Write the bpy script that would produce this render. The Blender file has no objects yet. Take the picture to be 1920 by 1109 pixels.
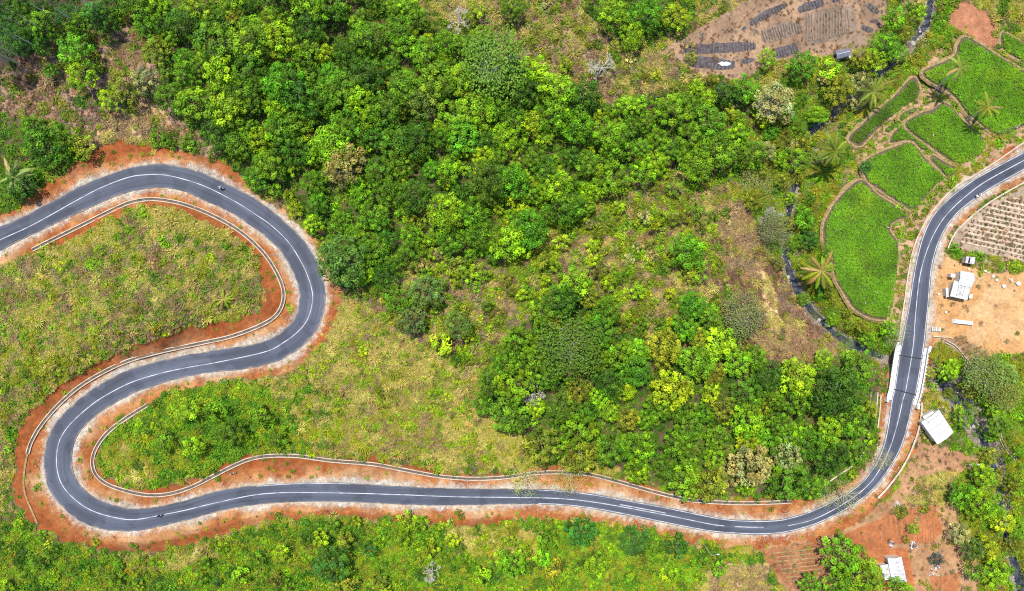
import bpy, math, random
import numpy as np
from mathutils import Vector

sc = bpy.context.scene
C = sc.collection
# ------------------------------------------------------------------ camera, sky, sun, exposure
H = 200.0                       # drone height above the datum
cam_d = bpy.data.cameras.new('camera'); cam = bpy.data.objects.new('camera', cam_d); C.objects.link(cam)
cam.location = (0, 0, H); cam.rotation_euler = (0, 0, 0)
cam_d.sensor_width = 36.0; cam_d.lens = 25.0; cam_d.clip_start = 1.0; cam_d.clip_end = 3000.0
sc.camera = cam
SUN_EL = math.radians(69); SUN_AZ = math.radians(-24)          # azimuth from +Y (picture top), towards the left
world = bpy.data.worlds.new('World'); sc.world = world; world.use_nodes = True
wn = world.node_tree; wn.nodes.clear()
sky = wn.nodes.new('ShaderNodeTexSky'); sky.sky_type = 'NISHITA'; sky.sun_disc = False
sky.sun_elevation = SUN_EL; sky.sun_rotation = SUN_AZ; sky.altitude = 400
bg = wn.nodes.new('ShaderNodeBackground'); bg.inputs[1].default_value = 0.145
wo = wn.nodes.new('ShaderNodeOutputWorld')
wn.links.new(sky.outputs[0], bg.inputs[0]); wn.links.new(bg.outputs[0], wo.inputs[0])
sun_d = bpy.data.lights.new('sun', 'SUN'); sun_d.energy = 4.2; sun_d.angle = math.radians(0.6); sun_d.color = (1.0, 0.925, 0.80)
sun = bpy.data.objects.new('sun', sun_d); C.objects.link(sun)
sdir = Vector((math.sin(SUN_AZ)*math.cos(SUN_EL), math.cos(SUN_AZ)*math.cos(SUN_EL), math.sin(SUN_EL)))
sun.rotation_euler = sdir.to_track_quat('Z', 'Y').to_euler(); sun.location = sdir*300
sc.view_settings.view_transform = 'Standard'; sc.view_settings.look = 'None'
sc.view_settings.exposure = 0.72; sc.view_settings.gamma = 1.0; sc.view_settings.use_curve_mapping = False
sc.cycles.filter_width = 1.1; sc.cycles.use_denoising = False; sc.cycles.max_bounces = 5; sc.cycles.diffuse_bounces = 3; sc.cycles.transmission_bounces = 3; sc.cycles.transparent_max_bounces = 4

R = random.Random(7); NR = np.random.default_rng(11)
S = 0.15                        # metres per photograph pixel at the datum
def fl(px, py):                 # photograph pixel -> datum coordinates
    return np.array([(px-960)*S, (554.5-py)*S])
def flp(pts): return np.array([[(p[0]-960)*S, (554.5-p[1])*S] for p in pts], float)
def topx(x, y): return x/S+960, 554.5-y/S

# ------------------------------------------------------------------ numeric helpers
def vnoise(x, y, seed=0):
    r = np.random.default_rng(seed).random((256, 256))
    xi = np.floor(x).astype(int); yi = np.floor(y).astype(int)
    fx = x-xi; fy = y-yi; fx = fx*fx*(3-2*fx); fy = fy*fy*(3-2*fy)
    a = r[xi % 256, yi % 256]; b = r[(xi+1) % 256, yi % 256]; c = r[xi % 256, (yi+1) % 256]; d = r[(xi+1) % 256, (yi+1) % 256]
    return a*(1-fx)*(1-fy)+b*fx*(1-fy)+c*(1-fx)*fy+d*fx*fy
def fbm(x, y, sc_, seed=0, oct=4):
    v = 0; a = 0.5; t = 0; f = 1.0/sc_
    for o in range(oct):
        v = v+a*vnoise(x*f+17.3*o, y*f-9.1*o, seed+o); t += a; a *= 0.55; f *= 2.05
    return v/t
def inpoly(poly, x, y):
    r = np.zeros(np.shape(x), bool); n = len(poly); j = n-1
    for i in range(n):
        xi, yi = poly[i]; xj, yj = poly[j]
        if yi != yj:
            r ^= ((yi > y) != (yj > y)) & (x < (xj-xi)*(y-yi)/(yj-yi)+xi)
        j = i
    return r
def dist_poly(pts, x, y, closed=False, want_i=False):
    d = np.full(np.shape(x), 1e9); ii = np.zeros(np.shape(x)) if want_i else None
    n = len(pts)
    for i in range(n if closed else n-1):
        a = pts[i]; b = pts[(i+1) % n]; v = b-a; L = v@v+1e-12
        t = np.clip(((x-a[0])*v[0]+(y-a[1])*v[1])/L, 0, 1)
        q = np.hypot(x-a[0]-t*v[0], y-a[1]-t*v[1])
        if want_i:
            m = q < d; ii = np.where(m, i+t, ii)
        d = np.minimum(d, q)
    return (d, ii) if want_i else d
def smooth_line(pts, step, closed=False):          # Catmull-Rom through the points, evenly resampled
    p = np.asarray(pts, float); n = len(p); out = []
    rng = range(n if closed else n-1)
    for i in rng:
        if closed: p0, p1, p2, p3 = p[(i-1) % n], p[i], p[(i+1) % n], p[(i+2) % n]
        else: p0, p1, p2, p3 = p[max(i-1, 0)], p[i], p[i+1], p[min(i+2, n-1)]
        for t in np.linspace(0, 1, 12, endpoint=False):
            out.append(0.5*((2*p1)+(-p0+p2)*t+(2*p0-5*p1+4*p2-p3)*t*t+(-p0+3*p1-3*p2+p3)*t**3))
    out.append(p[0] if closed else p[-1]); out = np.array(out)
    s = np.concatenate([[0], np.cumsum(np.hypot(*np.diff(out, axis=0).T))])
    k = max(4, int(s[-1]/step)); q = np.linspace(0, s[-1], k+1)
    r = np.c_[np.interp(q, s, out[:, 0]), np.interp(q, s, out[:, 1])]
    return r[:-1] if closed else r
def gsm(a, k):
    w = np.ones(k)/k; b = np.pad(a, (k//2, k-1-k//2), 'edge')
    return np.convolve(b, w, 'valid')

# ------------------------------------------------------------------ road trace (photograph pixels)
CEN = [(-160,524),(-60,478),(0,450),(55,425),(103,399),(140,378),(188,353),(240,333),(275,328),(305,328),(343,336),(387,351),(442,379),(480,403),(511,425),(542,456),(566,494),(579,524),(586,552),(584,576),(576,600),(559,622),(531,643),(497,660),(411,679),(343,691),(291,703),(240,720),(188,748),(154,774),(127,801),(111,828),(106,856),(107,880),(115,907),(134,931),(161,952),(192,965),(233,974),(260,974),(298,967),(343,958),(384,948),(428,938),(480,928),(531,924),(583,924),(651,925),(754,928),(857,932),(960,933),(1046,935),(1114,942),(1200,957),(1268,970),(1337,984),(1381,988),(1440,989),(1478,986),(1526,974),(1577,948),(1618,919),(1645,888),(1668,842),(1683,794),(1693,750),(1699,729),(1712,651),(1716,600),(1724,524),(1738,470),(1759,425),(1786,391),(1820,361),(1851,339),(1920,301),(2080,215)]
LED = [(-160,495),(-60,450),(0,425),(51,403),(92,380),(144,353),(192,332),(240,317),(274,309),(295,307),(329,310),(363,319),(411,337),(445,355),(480,373),(507,393),(538,418),(569,452),(590,480),(600,504),(608,531),(609,559),(607,586),(596,614),(579,639),(552,661),(514,679),(480,689),(432,696),(387,699),(343,708),(291,723),(250,738),(206,762),(178,780),(154,804),(140,832),(135,856),(136,880),(146,904),(164,924),(192,941),(223,950),(257,953),(291,951),(343,940),(387,926),(435,916),(480,911),(531,907),(583,905),(651,906),(720,910),(788,914),(857,916),(960,917),(1029,918),(1097,924),(1166,936),(1234,948),(1303,962),(1371,974),(1440,976),(1474,972),(1508,962),(1553,943),(1594,921),(1625,893),(1645,863),(1659,825),(1664,797),(1671,750),(1676,729),(1688,651),(1702,583),(1711,524),(1721,473),(1735,429),(1755,394),(1793,360),(1810,346),(1868,312),(1920,284),(2080,198)]
RED = [(-160,548),(-60,500),(0,471),(45,447),(103,420),(151,398),(195,378),(219,368),(247,360),(291,353),(325,355),(349,360),(380,377),(421,393),(480,430),(501,447),(525,473),(542,497),(554,521),(561,548),(559,576),(552,596),(538,614),(514,631),(480,645),(411,656),(343,667),(291,679),(233,697),(192,718),(161,740),(147,750),(116,777),(99,801),(89,825),(83,852),(84,883),(90,914),(110,945),(137,969),(171,988),(206,996),(240,997),(281,993),(325,982),(377,969),(428,955),(480,948),(531,943),(583,941),(651,942),(720,945),(788,948),(857,948),(960,946),(1029,947),(1097,953),(1166,965),(1234,979),(1303,993),(1354,1000),(1405,1003),(1440,1003),(1481,998),(1529,984),(1577,962),(1625,931),(1659,893),(1687,849),(1704,797),(1714,750),(1721,729),(1733,651),(1741,583),(1747,514),(1755,473),(1774,429),(1803,394),(1824,378),(1868,349),(1920,320),(2080,232)]
cen = smooth_line(flp(CEN), 1.0)
tan = np.gradient(cen, axis=0); tan /= np.linalg.norm(tan, axis=1)[:, None]
nor = np.c_[-tan[:, 1], tan[:, 0]]                       # left-hand normal
wl = gsm(dist_poly(smooth_line(flp(LED), 1.0), cen[:, 0], cen[:, 1]), 9)
wr = gsm(dist_poly(smooth_line(flp(RED), 1.0), cen[:, 0], cen[:, 1]), 9)
arc = np.concatenate([[0], np.cumsum(np.hypot(*np.diff(cen, axis=0).T))])
zk = [(-160,524,13),(188,353,12.2),(305,328,11.5),(586,552,9.2),(411,679,8.0),(106,856,6.4),(298,967,5.4),(651,925,4.0),(1046,935,3.0),(1440,989,2.0),(1645,888,1.4),(1693,750,1.2),(1716,600,1.2),(1786,391,1.5),(2080,215,2.0)]
_s, _z = [], []
for px, py, z in zk:
    p = fl(px, py); _s.append(arc[np.argmin(np.hypot(cen[:, 0]-p[0], cen[:, 1]-p[1]))]); _z.append(z)
zroad = gsm(np.interp(arc, _s, _z), 31)
RIV = [(1760,-120),(1750,-40),(1745,0),(1737,45),(1714,75),(1690,105),(1655,130),(1622,165),(1590,190),(1545,225),(1515,255),(1500,290),(1492,330),(1484,380),(1477,430),(1470,470),(1475,500),(1492,535),(1520,580),(1560,620),(1600,645),(1650,668),(1690,682),(1735,692),(1770,722),(1800,760),(1830,800),(1850,840),(1866,880),(1876,930),(1882,1000),(1900,1050),(1915,1109),(1940,1200)]
riv = smooth_line(flp(RIV), 1.2)

# ------------------------------------------------------------------ height field (harmonic surface through road, river and survey points)
gx0, gx1, gy0, gy1, gs = -198.0, 198.0, -126.0, 126.0, 3.0
nxg = int((gx1-gx0)/gs)+1; nyg = int((gy1-gy0)/gs)+1
GX, GY = np.meshgrid(np.linspace(gx0, gx1, nxg), np.linspace(gy0, gy1, nyg), indexing='ij')
fixed = np.zeros(GX.shape, bool); Z0 = np.full(GX.shape, 4.0)
for px, py, z, r in [(100,40,15,14),(420,80,15,20),(700,80,11,20),(900,230,9,16),(1200,250,5,14),(1150,60,5,16),(1450,60,2.5,20),(1600,40,2,12),(250,520,14.5,18),(60,620,13,12),(350,810,8.3,12),(760,620,9.5,16),(950,560,9,14),(700,790,7.5,12),(1100,700,6.5,16),(1300,780,5.0,14),(1250,500,6.5,14),(1400,560,3.0,8),(1560,760,2.2,10),(300,1090,2.6,16),(800,1090,0.8,16),(1250,1090,0.2,14),(1560,1080,0.2,8),(1700,1030,0.2,10),(1680,1090,0,8),(1760,800,0.6,6),(1800,900,-0.5,6),(1850,570,1.2,12),(1880,430,1.4,12),(1620,470,0.2,11),(1690,310,0.5,8),(1770,250,0.8,8),(1860,170,1.0,12),(1660,200,0.2,4),(1840,40,1.5,8),(1880,720,0.4,6),(0,930,5,6),(1900,800,0.2,5)]:
    p = fl(px, py); m = np.hypot(GX-p[0], GY-p[1]) < r
    Z0[m] = z; fixed |= m
dr = dist_poly(riv, GX, GY); m = dr < 3.2; Z0[m] = -1.6; fixed |= m
dc, ic = dist_poly(cen, GX, GY, want_i=True)
m = dc < 8.5; Z0[m] = np.interp(ic[m], np.arange(len(cen)), zroad); fixed |= m
Zc = Z0.copy()
for it in range(1400):
    P = np.pad(Zc, 1, 'edge'); A = 0.25*(P[2:, 1:-1]+P[:-2, 1:-1]+P[1:-1, 2:]+P[1:-1, :-2])
    Zc = np.where(fixed, Z0, A)
Zr = Zc.copy()
for it in range(3):
    P = np.pad(Zc, 1, 'edge'); A = 0.2*(Zc+P[2:, 1:-1]+P[:-2, 1:-1]+P[1:-1, 2:]+P[1:-1, :-2]); Zc = A
Zc = np.where(dc < 6.5, Zr, Zc)
def hraw(x, y):
    u = np.clip((np.asarray(x, float)-gx0)/gs, 0, nxg-1.001); v = np.clip((np.asarray(y, float)-gy0)/gs, 0, nyg-1.001)
    i = u.astype(int); j = v.astype(int); a = u-i; b = v-j
    return Zc[i, j]*(1-a)*(1-b)+Zc[i+1, j]*a*(1-b)+Zc[i, j+1]*(1-a)*b+Zc[i+1, j+1]*a*b
def hfun(x, y):
    x = np.atleast_1d(np.asarray(x, float)); y = np.atleast_1d(np.asarray(y, float))
    d = dist_poly(riv[::3], x, y)
    return hraw(x, y)-2.6*np.exp(-(d/2.6)**2)
def h1(x, y): return float(hfun(x, y)[0])
def W(x, y, z): k = 1-z/H; return (x*k, y*k, z)           # datum coordinates + height -> world
def P(px, py, dz=0.0, z=None):
    x, y = fl(px, py); zz = (h1(x, y) if z is None else z)+dz; return Vector(W(x, y, zz))
def base_under(px, py, up):                               # ground point under something seen at (px,py) and `up` m above ground
    x, y = fl(px, py); g = h1(x, y)
    for _ in range(3):
        k = 1-(g+up)/H; wx, wy = x*k, y*k; f = 1/(1-g/H); g = h1(wx*f, wy*f)
    return Vector((wx, wy, g))

# ------------------------------------------------------------------ object helpers
def new_mesh(name, verts, faces, mat=None, smooth=False):
    me = bpy.data.meshes.new(name); me.from_pydata([tuple(v) for v in verts], [], [tuple(f) for f in faces]); me.update()
    if mat: me.materials.append(mat)
    if smooth: me.polygons.foreach_set('use_smooth', [True]*len(me.polygons))
    return me
def obj(name, me, parent=None, loc=None):
    o = bpy.data.objects.new(name, me); C.objects.link(o)
    if parent is not None: o.parent = parent
    if loc is not None: o.location = loc
    return o
used_labels = {}
def tag(o, label, cat, group=None):
    o['label'] = label; o['category'] = cat
    if group: o['group'] = group
    return o
def thing(name, label, cat, loc=(0, 0, 0), rz=0.0, group=None):
    o = obj(name, None, None, loc); o.rotation_euler = (0, 0, rz); o.empty_display_size = 0.5
    return tag(o, label, cat, group)
def kind(o, k, label=None, cat=None):
    o['kind'] = k
    if label: o['label'] = label
    if cat: o['category'] = cat
    return o
class MB:
    def __init__(s): s.v = []; s.f = []
    def quad(s, a, b, c, d): n = len(s.v); s.v += [tuple(a), tuple(b), tuple(c), tuple(d)]; s.f.append((n, n+1, n+2, n+3))
    def tri(s, a, b, c): n = len(s.v); s.v += [tuple(a), tuple(b), tuple(c)]; s.f.append((n, n+1, n+2))
    def box(s, c, d, rz=0.0, top=1.0):
        n = len(s.v); cs, sn = math.cos(rz), math.sin(rz)
        for k in (-1, 1):
            q = top if k > 0 else 1.0
            for i, j in ((-1, -1), (1, -1), (1, 1), (-1, 1)):
                x, y = i*d[0]/2*q, j*d[1]/2*q
                s.v.append((c[0]+x*cs-y*sn, c[1]+x*sn+y*cs, c[2]+k*d[2]/2))
        s.f += [(n, n+3, n+2, n+1), (n+4, n+5, n+6, n+7), (n, n+1, n+5, n+4), (n+1, n+2, n+6, n+5), (n+2, n+3, n+7, n+6), (n+3, n, n+4, n+7)]
        return s
    def tube(s, pts, rad, n=6, cap=True):
        pts = [Vector(p) for p in pts]; rings = []
        for i, p in enumerate(pts):
            t = (pts[min(i+1, len(pts)-1)]-pts[max(i-1, 0)]).normalized()
            a = t.orthogonal().normalized(); b = t.cross(a); r = rad[i] if hasattr(rad, '__len__') else rad
            k = len(s.v)
            for q in range(n):
                g = 2*math.pi*q/n; s.v.append(tuple(p+a*math.cos(g)*r+b*math.sin(g)*r))
            rings.append(k)
        for i in range(len(rings)-1):
            for q in range(n):
                s.f.append((rings[i]+q, rings[i]+(q+1) % n, rings[i+1]+(q+1) % n, rings[i+1]+q))
        if cap:
            s.f.append(tuple(rings[-1]+q for q in range(n))); s.f.append(tuple(rings[0]+q for q in reversed(range(n))))
        return s
    def prism(s, poly, z0, z1):                            # poly: list of (x,y); z may be numbers
        n = len(s.v); m = len(poly)
        for p in poly: s.v.append((p[0], p[1], z0))
        for p in poly: s.v.append((p[0], p[1], z1))
        s.f.append(tuple(n+m+i for i in range(m))); s.f.append(tuple(n+i for i in reversed(range(m))))
        for i in range(m):
            j = (i+1) % m; s.f.append((n+i, n+j, n+m+j, n+m+i))
        return s
    def mesh(s, name, mat=None, smooth=False): return new_mesh(name, s.v, s.f, mat, smooth)
    def obj(s, name, mat=None, parent=None, loc=None, smooth=False): return obj(name, s.mesh(name, mat, smooth), parent, loc)

# ------------------------------------------------------------------ materials
def mat_new(name):
    m = bpy.data.materials.new(name); m.use_nodes = True; n = m.node_tree; n.nodes.clear()
    out = n.nodes.new('ShaderNodeOutputMaterial'); return m, n, out
def N(n, t, **kw):
    x = n.nodes.new(t)
    for k, v in kw.items(): setattr(x, k, v)
    return x
def noisy(name, col, col2=None, scale=1.0, rough=0.85, bump=0.0, detail=5, spec=0.3, metal=0.0, coord='Object', lo=0.35, hi=0.65):
    m, n, out = mat_new(name); col2 = col2 or tuple(c*0.7 for c in col)
    tc = N(n, 'ShaderNodeTexCoord'); nz = N(n, 'ShaderNodeTexNoise'); nz.inputs['Scale'].default_value = scale; nz.inputs['Detail'].default_value = detail
    n.links.new(tc.outputs[coord], nz.inputs['Vector'])
    mr = N(n, 'ShaderNodeMapRange'); mr.inputs[1].default_value = lo; mr.inputs[2].default_value = hi
    n.links.new(nz.outputs[0], mr.inputs[0])
    mx = N(n, 'ShaderNodeMix', data_type='RGBA'); mx.inputs[6].default_value = (*col2, 1); mx.inputs[7].default_value = (*col, 1)
    n.links.new(mr.outputs[0], mx.inputs[0])
    b = N(n, 'ShaderNodeBsdfPrincipled'); b.inputs['Roughness'].default_value = rough; b.inputs['Specular IOR Level'].default_value = spec; b.inputs['Metallic'].default_value = metal
    n.links.new(mx.outputs[2], b.inputs['Base Color'])
    if bump:
        bp = N(n, 'ShaderNodeBump'); bp.inputs['Strength'].default_value = bump; bp.inputs['Distance'].default_value = 0.1
        n.links.new(nz.outputs[0], bp.inputs['Height']); n.links.new(bp.outputs[0], b.inputs['Normal'])
    n.links.new(b.outputs[0], out.inputs[0]); return m
def foliage_mat(name, inst, translucent=0.14):
    m, n, out = mat_new(name)
    if inst:
        c = N(n, 'ShaderNodeAttribute', attribute_type='INSTANCER', attribute_name='tcol'); cs = c.outputs['Color']
    else:
        c = N(n, 'ShaderNodeObjectInfo'); cs = c.outputs['Color']
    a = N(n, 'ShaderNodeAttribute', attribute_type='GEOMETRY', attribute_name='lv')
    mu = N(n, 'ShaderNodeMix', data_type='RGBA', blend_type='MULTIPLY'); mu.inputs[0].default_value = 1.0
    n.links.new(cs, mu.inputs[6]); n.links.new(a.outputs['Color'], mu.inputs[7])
    d = N(n, 'ShaderNodeBsdfPrincipled'); d.inputs['Roughness'].default_value = 0.55; d.inputs['Specular IOR Level'].default_value = 0.25
    t = N(n, 'ShaderNodeBsdfTranslucent'); ms = N(n, 'ShaderNodeMixShader'); ms.inputs[0].default_value = translucent
    n.links.new(mu.outputs[2], d.inputs['Base Color']); n.links.new(mu.outputs[2], t.inputs['Color'])
    n.links.new(d.outputs[0], ms.inputs[1]); n.links.new(t.outputs[0], ms.inputs[2]); n.links.new(ms.outputs[0], out.inputs[0])
    return m
M = {}
M['leaf'] = foliage_mat('leaf', False); M['leaf_i'] = foliage_mat('leaf_scattered', True, 0.14)
M['bark'] = noisy('bark', (.20,.15,.11), (.11,.085,.06), 3)
M['palebark'] = noisy('pale_bark', (.50,.46,.40), (.34,.31,.27), 3)
M['concrete'] = noisy('concrete', (.46,.40,.325), (.31,.26,.20), 0.6, 0.9, 0.1)
M['mud'] = noisy('drain_mud', (.13,.10,.075), (.06,.05,.04), 1.2)
M['white'] = noisy('white_paint', (.62,.61,.585), (.42,.41,.385), 1.5, 0.7)
M['line'] = noisy('road_line_paint', (.42,.43,.47), (.20,.21,.24), 0.5, 0.7, lo=.36, hi=.6)
M['roofwhite'] = noisy('white_metal_roof', (.47,.49,.50), (.31,.29,.26), 0.55, 0.45, lo=.30, hi=.46)
M['roofgrey'] = noisy('grey_metal_roof', (.50,.50,.52), (.34,.34,.36), 1.2, 0.5)
M['roofblue'] = noisy('slate_blue_roof', (.14,.15,.20), (.09,.095,.13), 1.0, 0.5)
M['wall'] = noisy('plaster_wall', (.52,.45,.36), (.42,.35,.27), 1.2)
M['wood'] = noisy('weathered_wood', (.48,.40,.30), (.30,.24,.17), 2.0)
M['dark'] = noisy('dark_opening', (.02,.02,.022), (.012,.012,.014), 1)
M['mulch'] = noisy('black_plastic_sheet', (.034,.035,.052), (.012,.012,.02), 1.6, 0.4, spec=0.5)
M['mulchgrey'] = noisy('dusty_plastic_sheet', (.095,.08,.082), (.035,.03,.036), 1.3, 0.6)
M['tarp'] = noisy('pale_tarpaulin', (.66,.70,.78), (.38,.42,.50), 0.9, 0.4, spec=0.5)
M['soilridge'] = noisy('tilled_soil', (.20,.145,.105), (.12,.09,.065), 1.0)
M['redsoil'] = noisy('red_soil', (.33,.14,.06), (.23,.09,.04), 0.8)
M['paddysoil'] = noisy('wet_paddy_soil', (.10,.07,.04), (.05,.04,.022), 0.8, 0.6)
M['bund'] = noisy('bund_soil', (.33,.205,.11), (.13,.12,.035), 1.6)
M['rock'] = noisy('river_rock', (.42,.39,.36), (.26,.24,.22), 1.5)
M['asphalt_dark'] = noisy('joint_rubber', (.03,.03,.035), (.02,.02,.02), 2)
M['tyre'] = noisy('tyre', (.02,.02,.02), None, 3)
M['chrome'] = noisy('grey_metal', (.35,.36,.38), None, 3, 0.35, metal=0.6)
for nm, c in dict(bikewhite=(.75,.74,.76), bikedark=(.03,.035,.05), bikered=(.35,.03,.03), shirt1=(.70,.72,.80), shirt2=(.04,.05,.08), shirt3=(.72,.55,.55), trousers=(.035,.04,.06), skin=(.30,.17,.10), helmet1=(.55,.6,.7), helmet2=(.03,.03,.03), helmet3=(.8,.78,.76), boxw=(.75,.72,.72)).items():
    M[nm] = noisy(nm, c, tuple(q*.85 for q in c), 4, 0.5)

# ground: painted soil / grass-litter albedo attribute broken up by procedural grain
def ground_mat():
    m, n, out = mat_new('ground')
    a = N(n, 'ShaderNodeAttribute', attribute_name='Col'); tc = N(n, 'ShaderNodeTexCoord')
    n1 = N(n, 'ShaderNodeTexNoise'); n1.inputs['Scale'].default_value = 1.1; n1.inputs['Detail'].default_value = 8; n1.inputs['Roughness'].default_value = 0.75
    n2 = N(n, 'ShaderNodeTexNoise'); n2.inputs['Scale'].default_value = 0.25; n2.inputs['Detail'].default_value = 4
    for q in (n1, n2): n.links.new(tc.outputs['Object'], q.inputs['Vector'])
    r1 = N(n, 'ShaderNodeMapRange'); r1.inputs[1].default_value = .3; r1.inputs[2].default_value = .7; r1.inputs[3].default_value = .62; r1.inputs[4].default_value = 1.38
    r2 = N(n, 'ShaderNodeMapRange'); r2.inputs[1].default_value = .3; r2.inputs[2].default_value = .7; r2.inputs[3].default_value = .85; r2.inputs[4].default_value = 1.15
    n.links.new(n1.outputs[0], r1.inputs[0]); n.links.new(n2.outputs[0], r2.inputs[0])
    mm = N(n, 'ShaderNodeMath', operation='MULTIPLY'); n.links.new(r1.outputs[0], mm.inputs[0]); n.links.new(r2.outputs[0], mm.inputs[1])
    v = N(n, 'ShaderNodeVectorMath', operation='SCALE'); n.links.new(a.outputs['Color'], v.inputs[0]); n.links.new(mm.outputs[0], v.inputs['Scale'])
    b = N(n, 'ShaderNodeBsdfPrincipled'); b.inputs['Roughness'].default_value = .95; b.inputs['Specular IOR Level'].default_value = .1
    bp = N(n, 'ShaderNodeBump'); bp.inputs['Strength'].default_value = .5; bp.inputs['Distance'].default_value = .25
    n.links.new(n1.outputs[0], bp.inputs['Height']); n.links.new(bp.outputs[0], b.inputs['Normal'])
    n.links.new(v.outputs[0], b.inputs['Base Color']); n.links.new(b.outputs[0], out.inputs[0]); return m
M['ground'] = ground_mat()
def asphalt_mat():
    m, n, out = mat_new('asphalt')
    uv = N(n, 'ShaderNodeUVMap'); sp = N(n, 'ShaderNodeSeparateXYZ'); n.links.new(uv.outputs[0], sp.inputs[0])
    tc = N(n, 'ShaderNodeTexCoord')
    # wheel-track wear: bands across the road width, wobbling along it
    nz = N(n, 'ShaderNodeTexNoise'); nz.inputs['Scale'].default_value = .05; nz.inputs['Detail'].default_value = 3; n.links.new(tc.outputs['Object'], nz.inputs['Vector'])
    ad = N(n, 'ShaderNodeMath', operation='MULTIPLY_ADD'); ad.inputs[1].default_value = .25; n.links.new(nz.outputs[0], ad.inputs[0]); n.links.new(sp.outputs[0], ad.inputs[2])
    cv = N(n, 'ShaderNodeMath', operation='MULTIPLY'); cv.inputs[1].default_value = 4*math.pi; n.links.new(ad.outputs[0], cv.inputs[0])
    sn = N(n, 'ShaderNodeMath', operation='SINE'); n.links.new(cv.outputs[0], sn.inputs[0])
    st = N(n, 'ShaderNodeCombineXYZ'); s1 = N(n, 'ShaderNodeMath', operation='MULTIPLY'); s1.inputs[1].default_value = 14.0
    s2 = N(n, 'ShaderNodeMath', operation='MULTIPLY'); s2.inputs[1].default_value = .05
    n.links.new(sp.outputs[0], s1.inputs[0]); n.links.new(sp.outputs[1], s2.inputs[0]); n.links.new(s1.outputs[0], st.inputs[0]); n.links.new(s2.outputs[0], st.inputs[1])
    n3 = N(n, 'ShaderNodeTexNoise'); n3.inputs['Scale'].default_value = 1.0; n3.inputs['Detail'].default_value = 4; n.links.new(st.outputs[0], n3.inputs['Vector'])
    n4 = N(n, 'ShaderNodeTexNoise'); n4.inputs['Scale'].default_value = 6.0; n4.inputs['Detail'].default_value = 4; n.links.new(tc.outputs['Object'], n4.inputs['Vector'])
    def mul(x, k, add):
        q = N(n, 'ShaderNodeMath', operation='MULTIPLY_ADD'); q.inputs[1].default_value = k; q.inputs[2].default_value = add; n.links.new(x, q.inputs[0]); return q.outputs[0]
    def mm(a, b):
        q = N(n, 'ShaderNodeMath', operation='MULTIPLY'); n.links.new(a, q.inputs[0]); n.links.new(b, q.inputs[1]); return q.outputs[0]
    f = mm(mm(mul(sn.outputs[0], .13, 1.0), mul(n3.outputs[0], 1.1, .45)), mul(n4.outputs[0], .5, .75))
    f = mm(f, mul(nz.outputs[0], 1.0, .5))
    n6 = N(n, 'ShaderNodeTexNoise'); n6.inputs['Scale'].default_value = .16; n6.inputs['Detail'].default_value = 2; n.links.new(tc.outputs['Object'], n6.inputs['Vector'])
    r6 = N(n, 'ShaderNodeMapRange'); r6.inputs[1].default_value = .53; r6.inputs[2].default_value = .57; r6.inputs[3].default_value = 1.06; r6.inputs[4].default_value = .84; n.links.new(n6.outputs[0], r6.inputs[0])
    f = mm(f, r6.outputs[0])
    v = N(n, 'ShaderNodeVectorMath', operation='SCALE'); v.inputs[0].default_value = (.054,.063,.087); n.links.new(f, v.inputs['Scale'])
    # dust and washed-in grit along both edges
    ab = N(n, 'ShaderNodeMath', operation='SUBTRACT'); ab.inputs[1].default_value = .5; n.links.new(sp.outputs[0], ab.inputs[0])
    a2 = N(n, 'ShaderNodeMath', operation='ABSOLUTE'); n.links.new(ab.outputs[0], a2.inputs[0])
    n5 = N(n, 'ShaderNodeTexNoise'); n5.inputs['Scale'].default_value = .55; n5.inputs['Detail'].default_value = 6; n.links.new(tc.outputs['Object'], n5.inputs['Vector'])
    a3 = N(n, 'ShaderNodeMath', operation='MULTIPLY_ADD'); a3.inputs[1].default_value = .22; n.links.new(n5.outputs[0], a3.inputs[0]); n.links.new(a2.outputs[0], a3.inputs[2])
    r5 = N(n, 'ShaderNodeMapRange'); r5.inputs[1].default_value = .555; r5.inputs[2].default_value = .63; r5.inputs[4].default_value = .75; n.links.new(a3.outputs[0], r5.inputs[0])
    dm = N(n, 'ShaderNodeMix', data_type='RGBA'); dm.inputs[7].default_value = (.25,.195,.145,1); n.links.new(r5.outputs[0], dm.inputs[0]); n.links.new(v.outputs[0], dm.inputs[6])
    b = N(n, 'ShaderNodeBsdfPrincipled'); b.inputs['Roughness'].default_value = .8; b.inputs['Specular IOR Level'].default_value = .3
    n.links.new(dm.outputs[2], b.inputs['Base Color']); n.links.new(b.outputs[0], out.inputs[0]); return m
M['asphalt'] = asphalt_mat()
def water_mat():
    m, n, out = mat_new('stream_water'); tc = N(n, 'ShaderNodeTexCoord')
    nz = N(n, 'ShaderNodeTexNoise'); nz.inputs['Scale'].default_value = .9; nz.inputs['Detail'].default_value = 6; n.links.new(tc.outputs['Object'], nz.inputs['Vector'])
    mx = N(n, 'ShaderNodeMix', data_type='RGBA'); mx.inputs[6].default_value = (.014,.017,.024,1); mx.inputs[7].default_value = (.07,.078,.088,1)
    mr = N(n, 'ShaderNodeMapRange'); mr.inputs[1].default_value = .42; mr.inputs[2].default_value = .68; n.links.new(nz.outputs[0], mr.inputs[0]); n.links.new(mr.outputs[0], mx.inputs[0])
    b = N(n, 'ShaderNodeBsdfPrincipled'); b.inputs['Roughness'].default_value = .25
    bp = N(n, 'ShaderNodeBump'); bp.inputs['Strength'].default_value = .35; bp.inputs['Distance'].default_value = .1; n.links.new(nz.outputs[0], bp.inputs['Height']); n.links.new(bp.outputs[0], b.inputs['Normal'])
    n.links.new(mx.outputs[2], b.inputs['Base Color']); n.links.new(b.outputs[0], out.inputs[0]); return m
M['water'] = water_mat()

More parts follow.
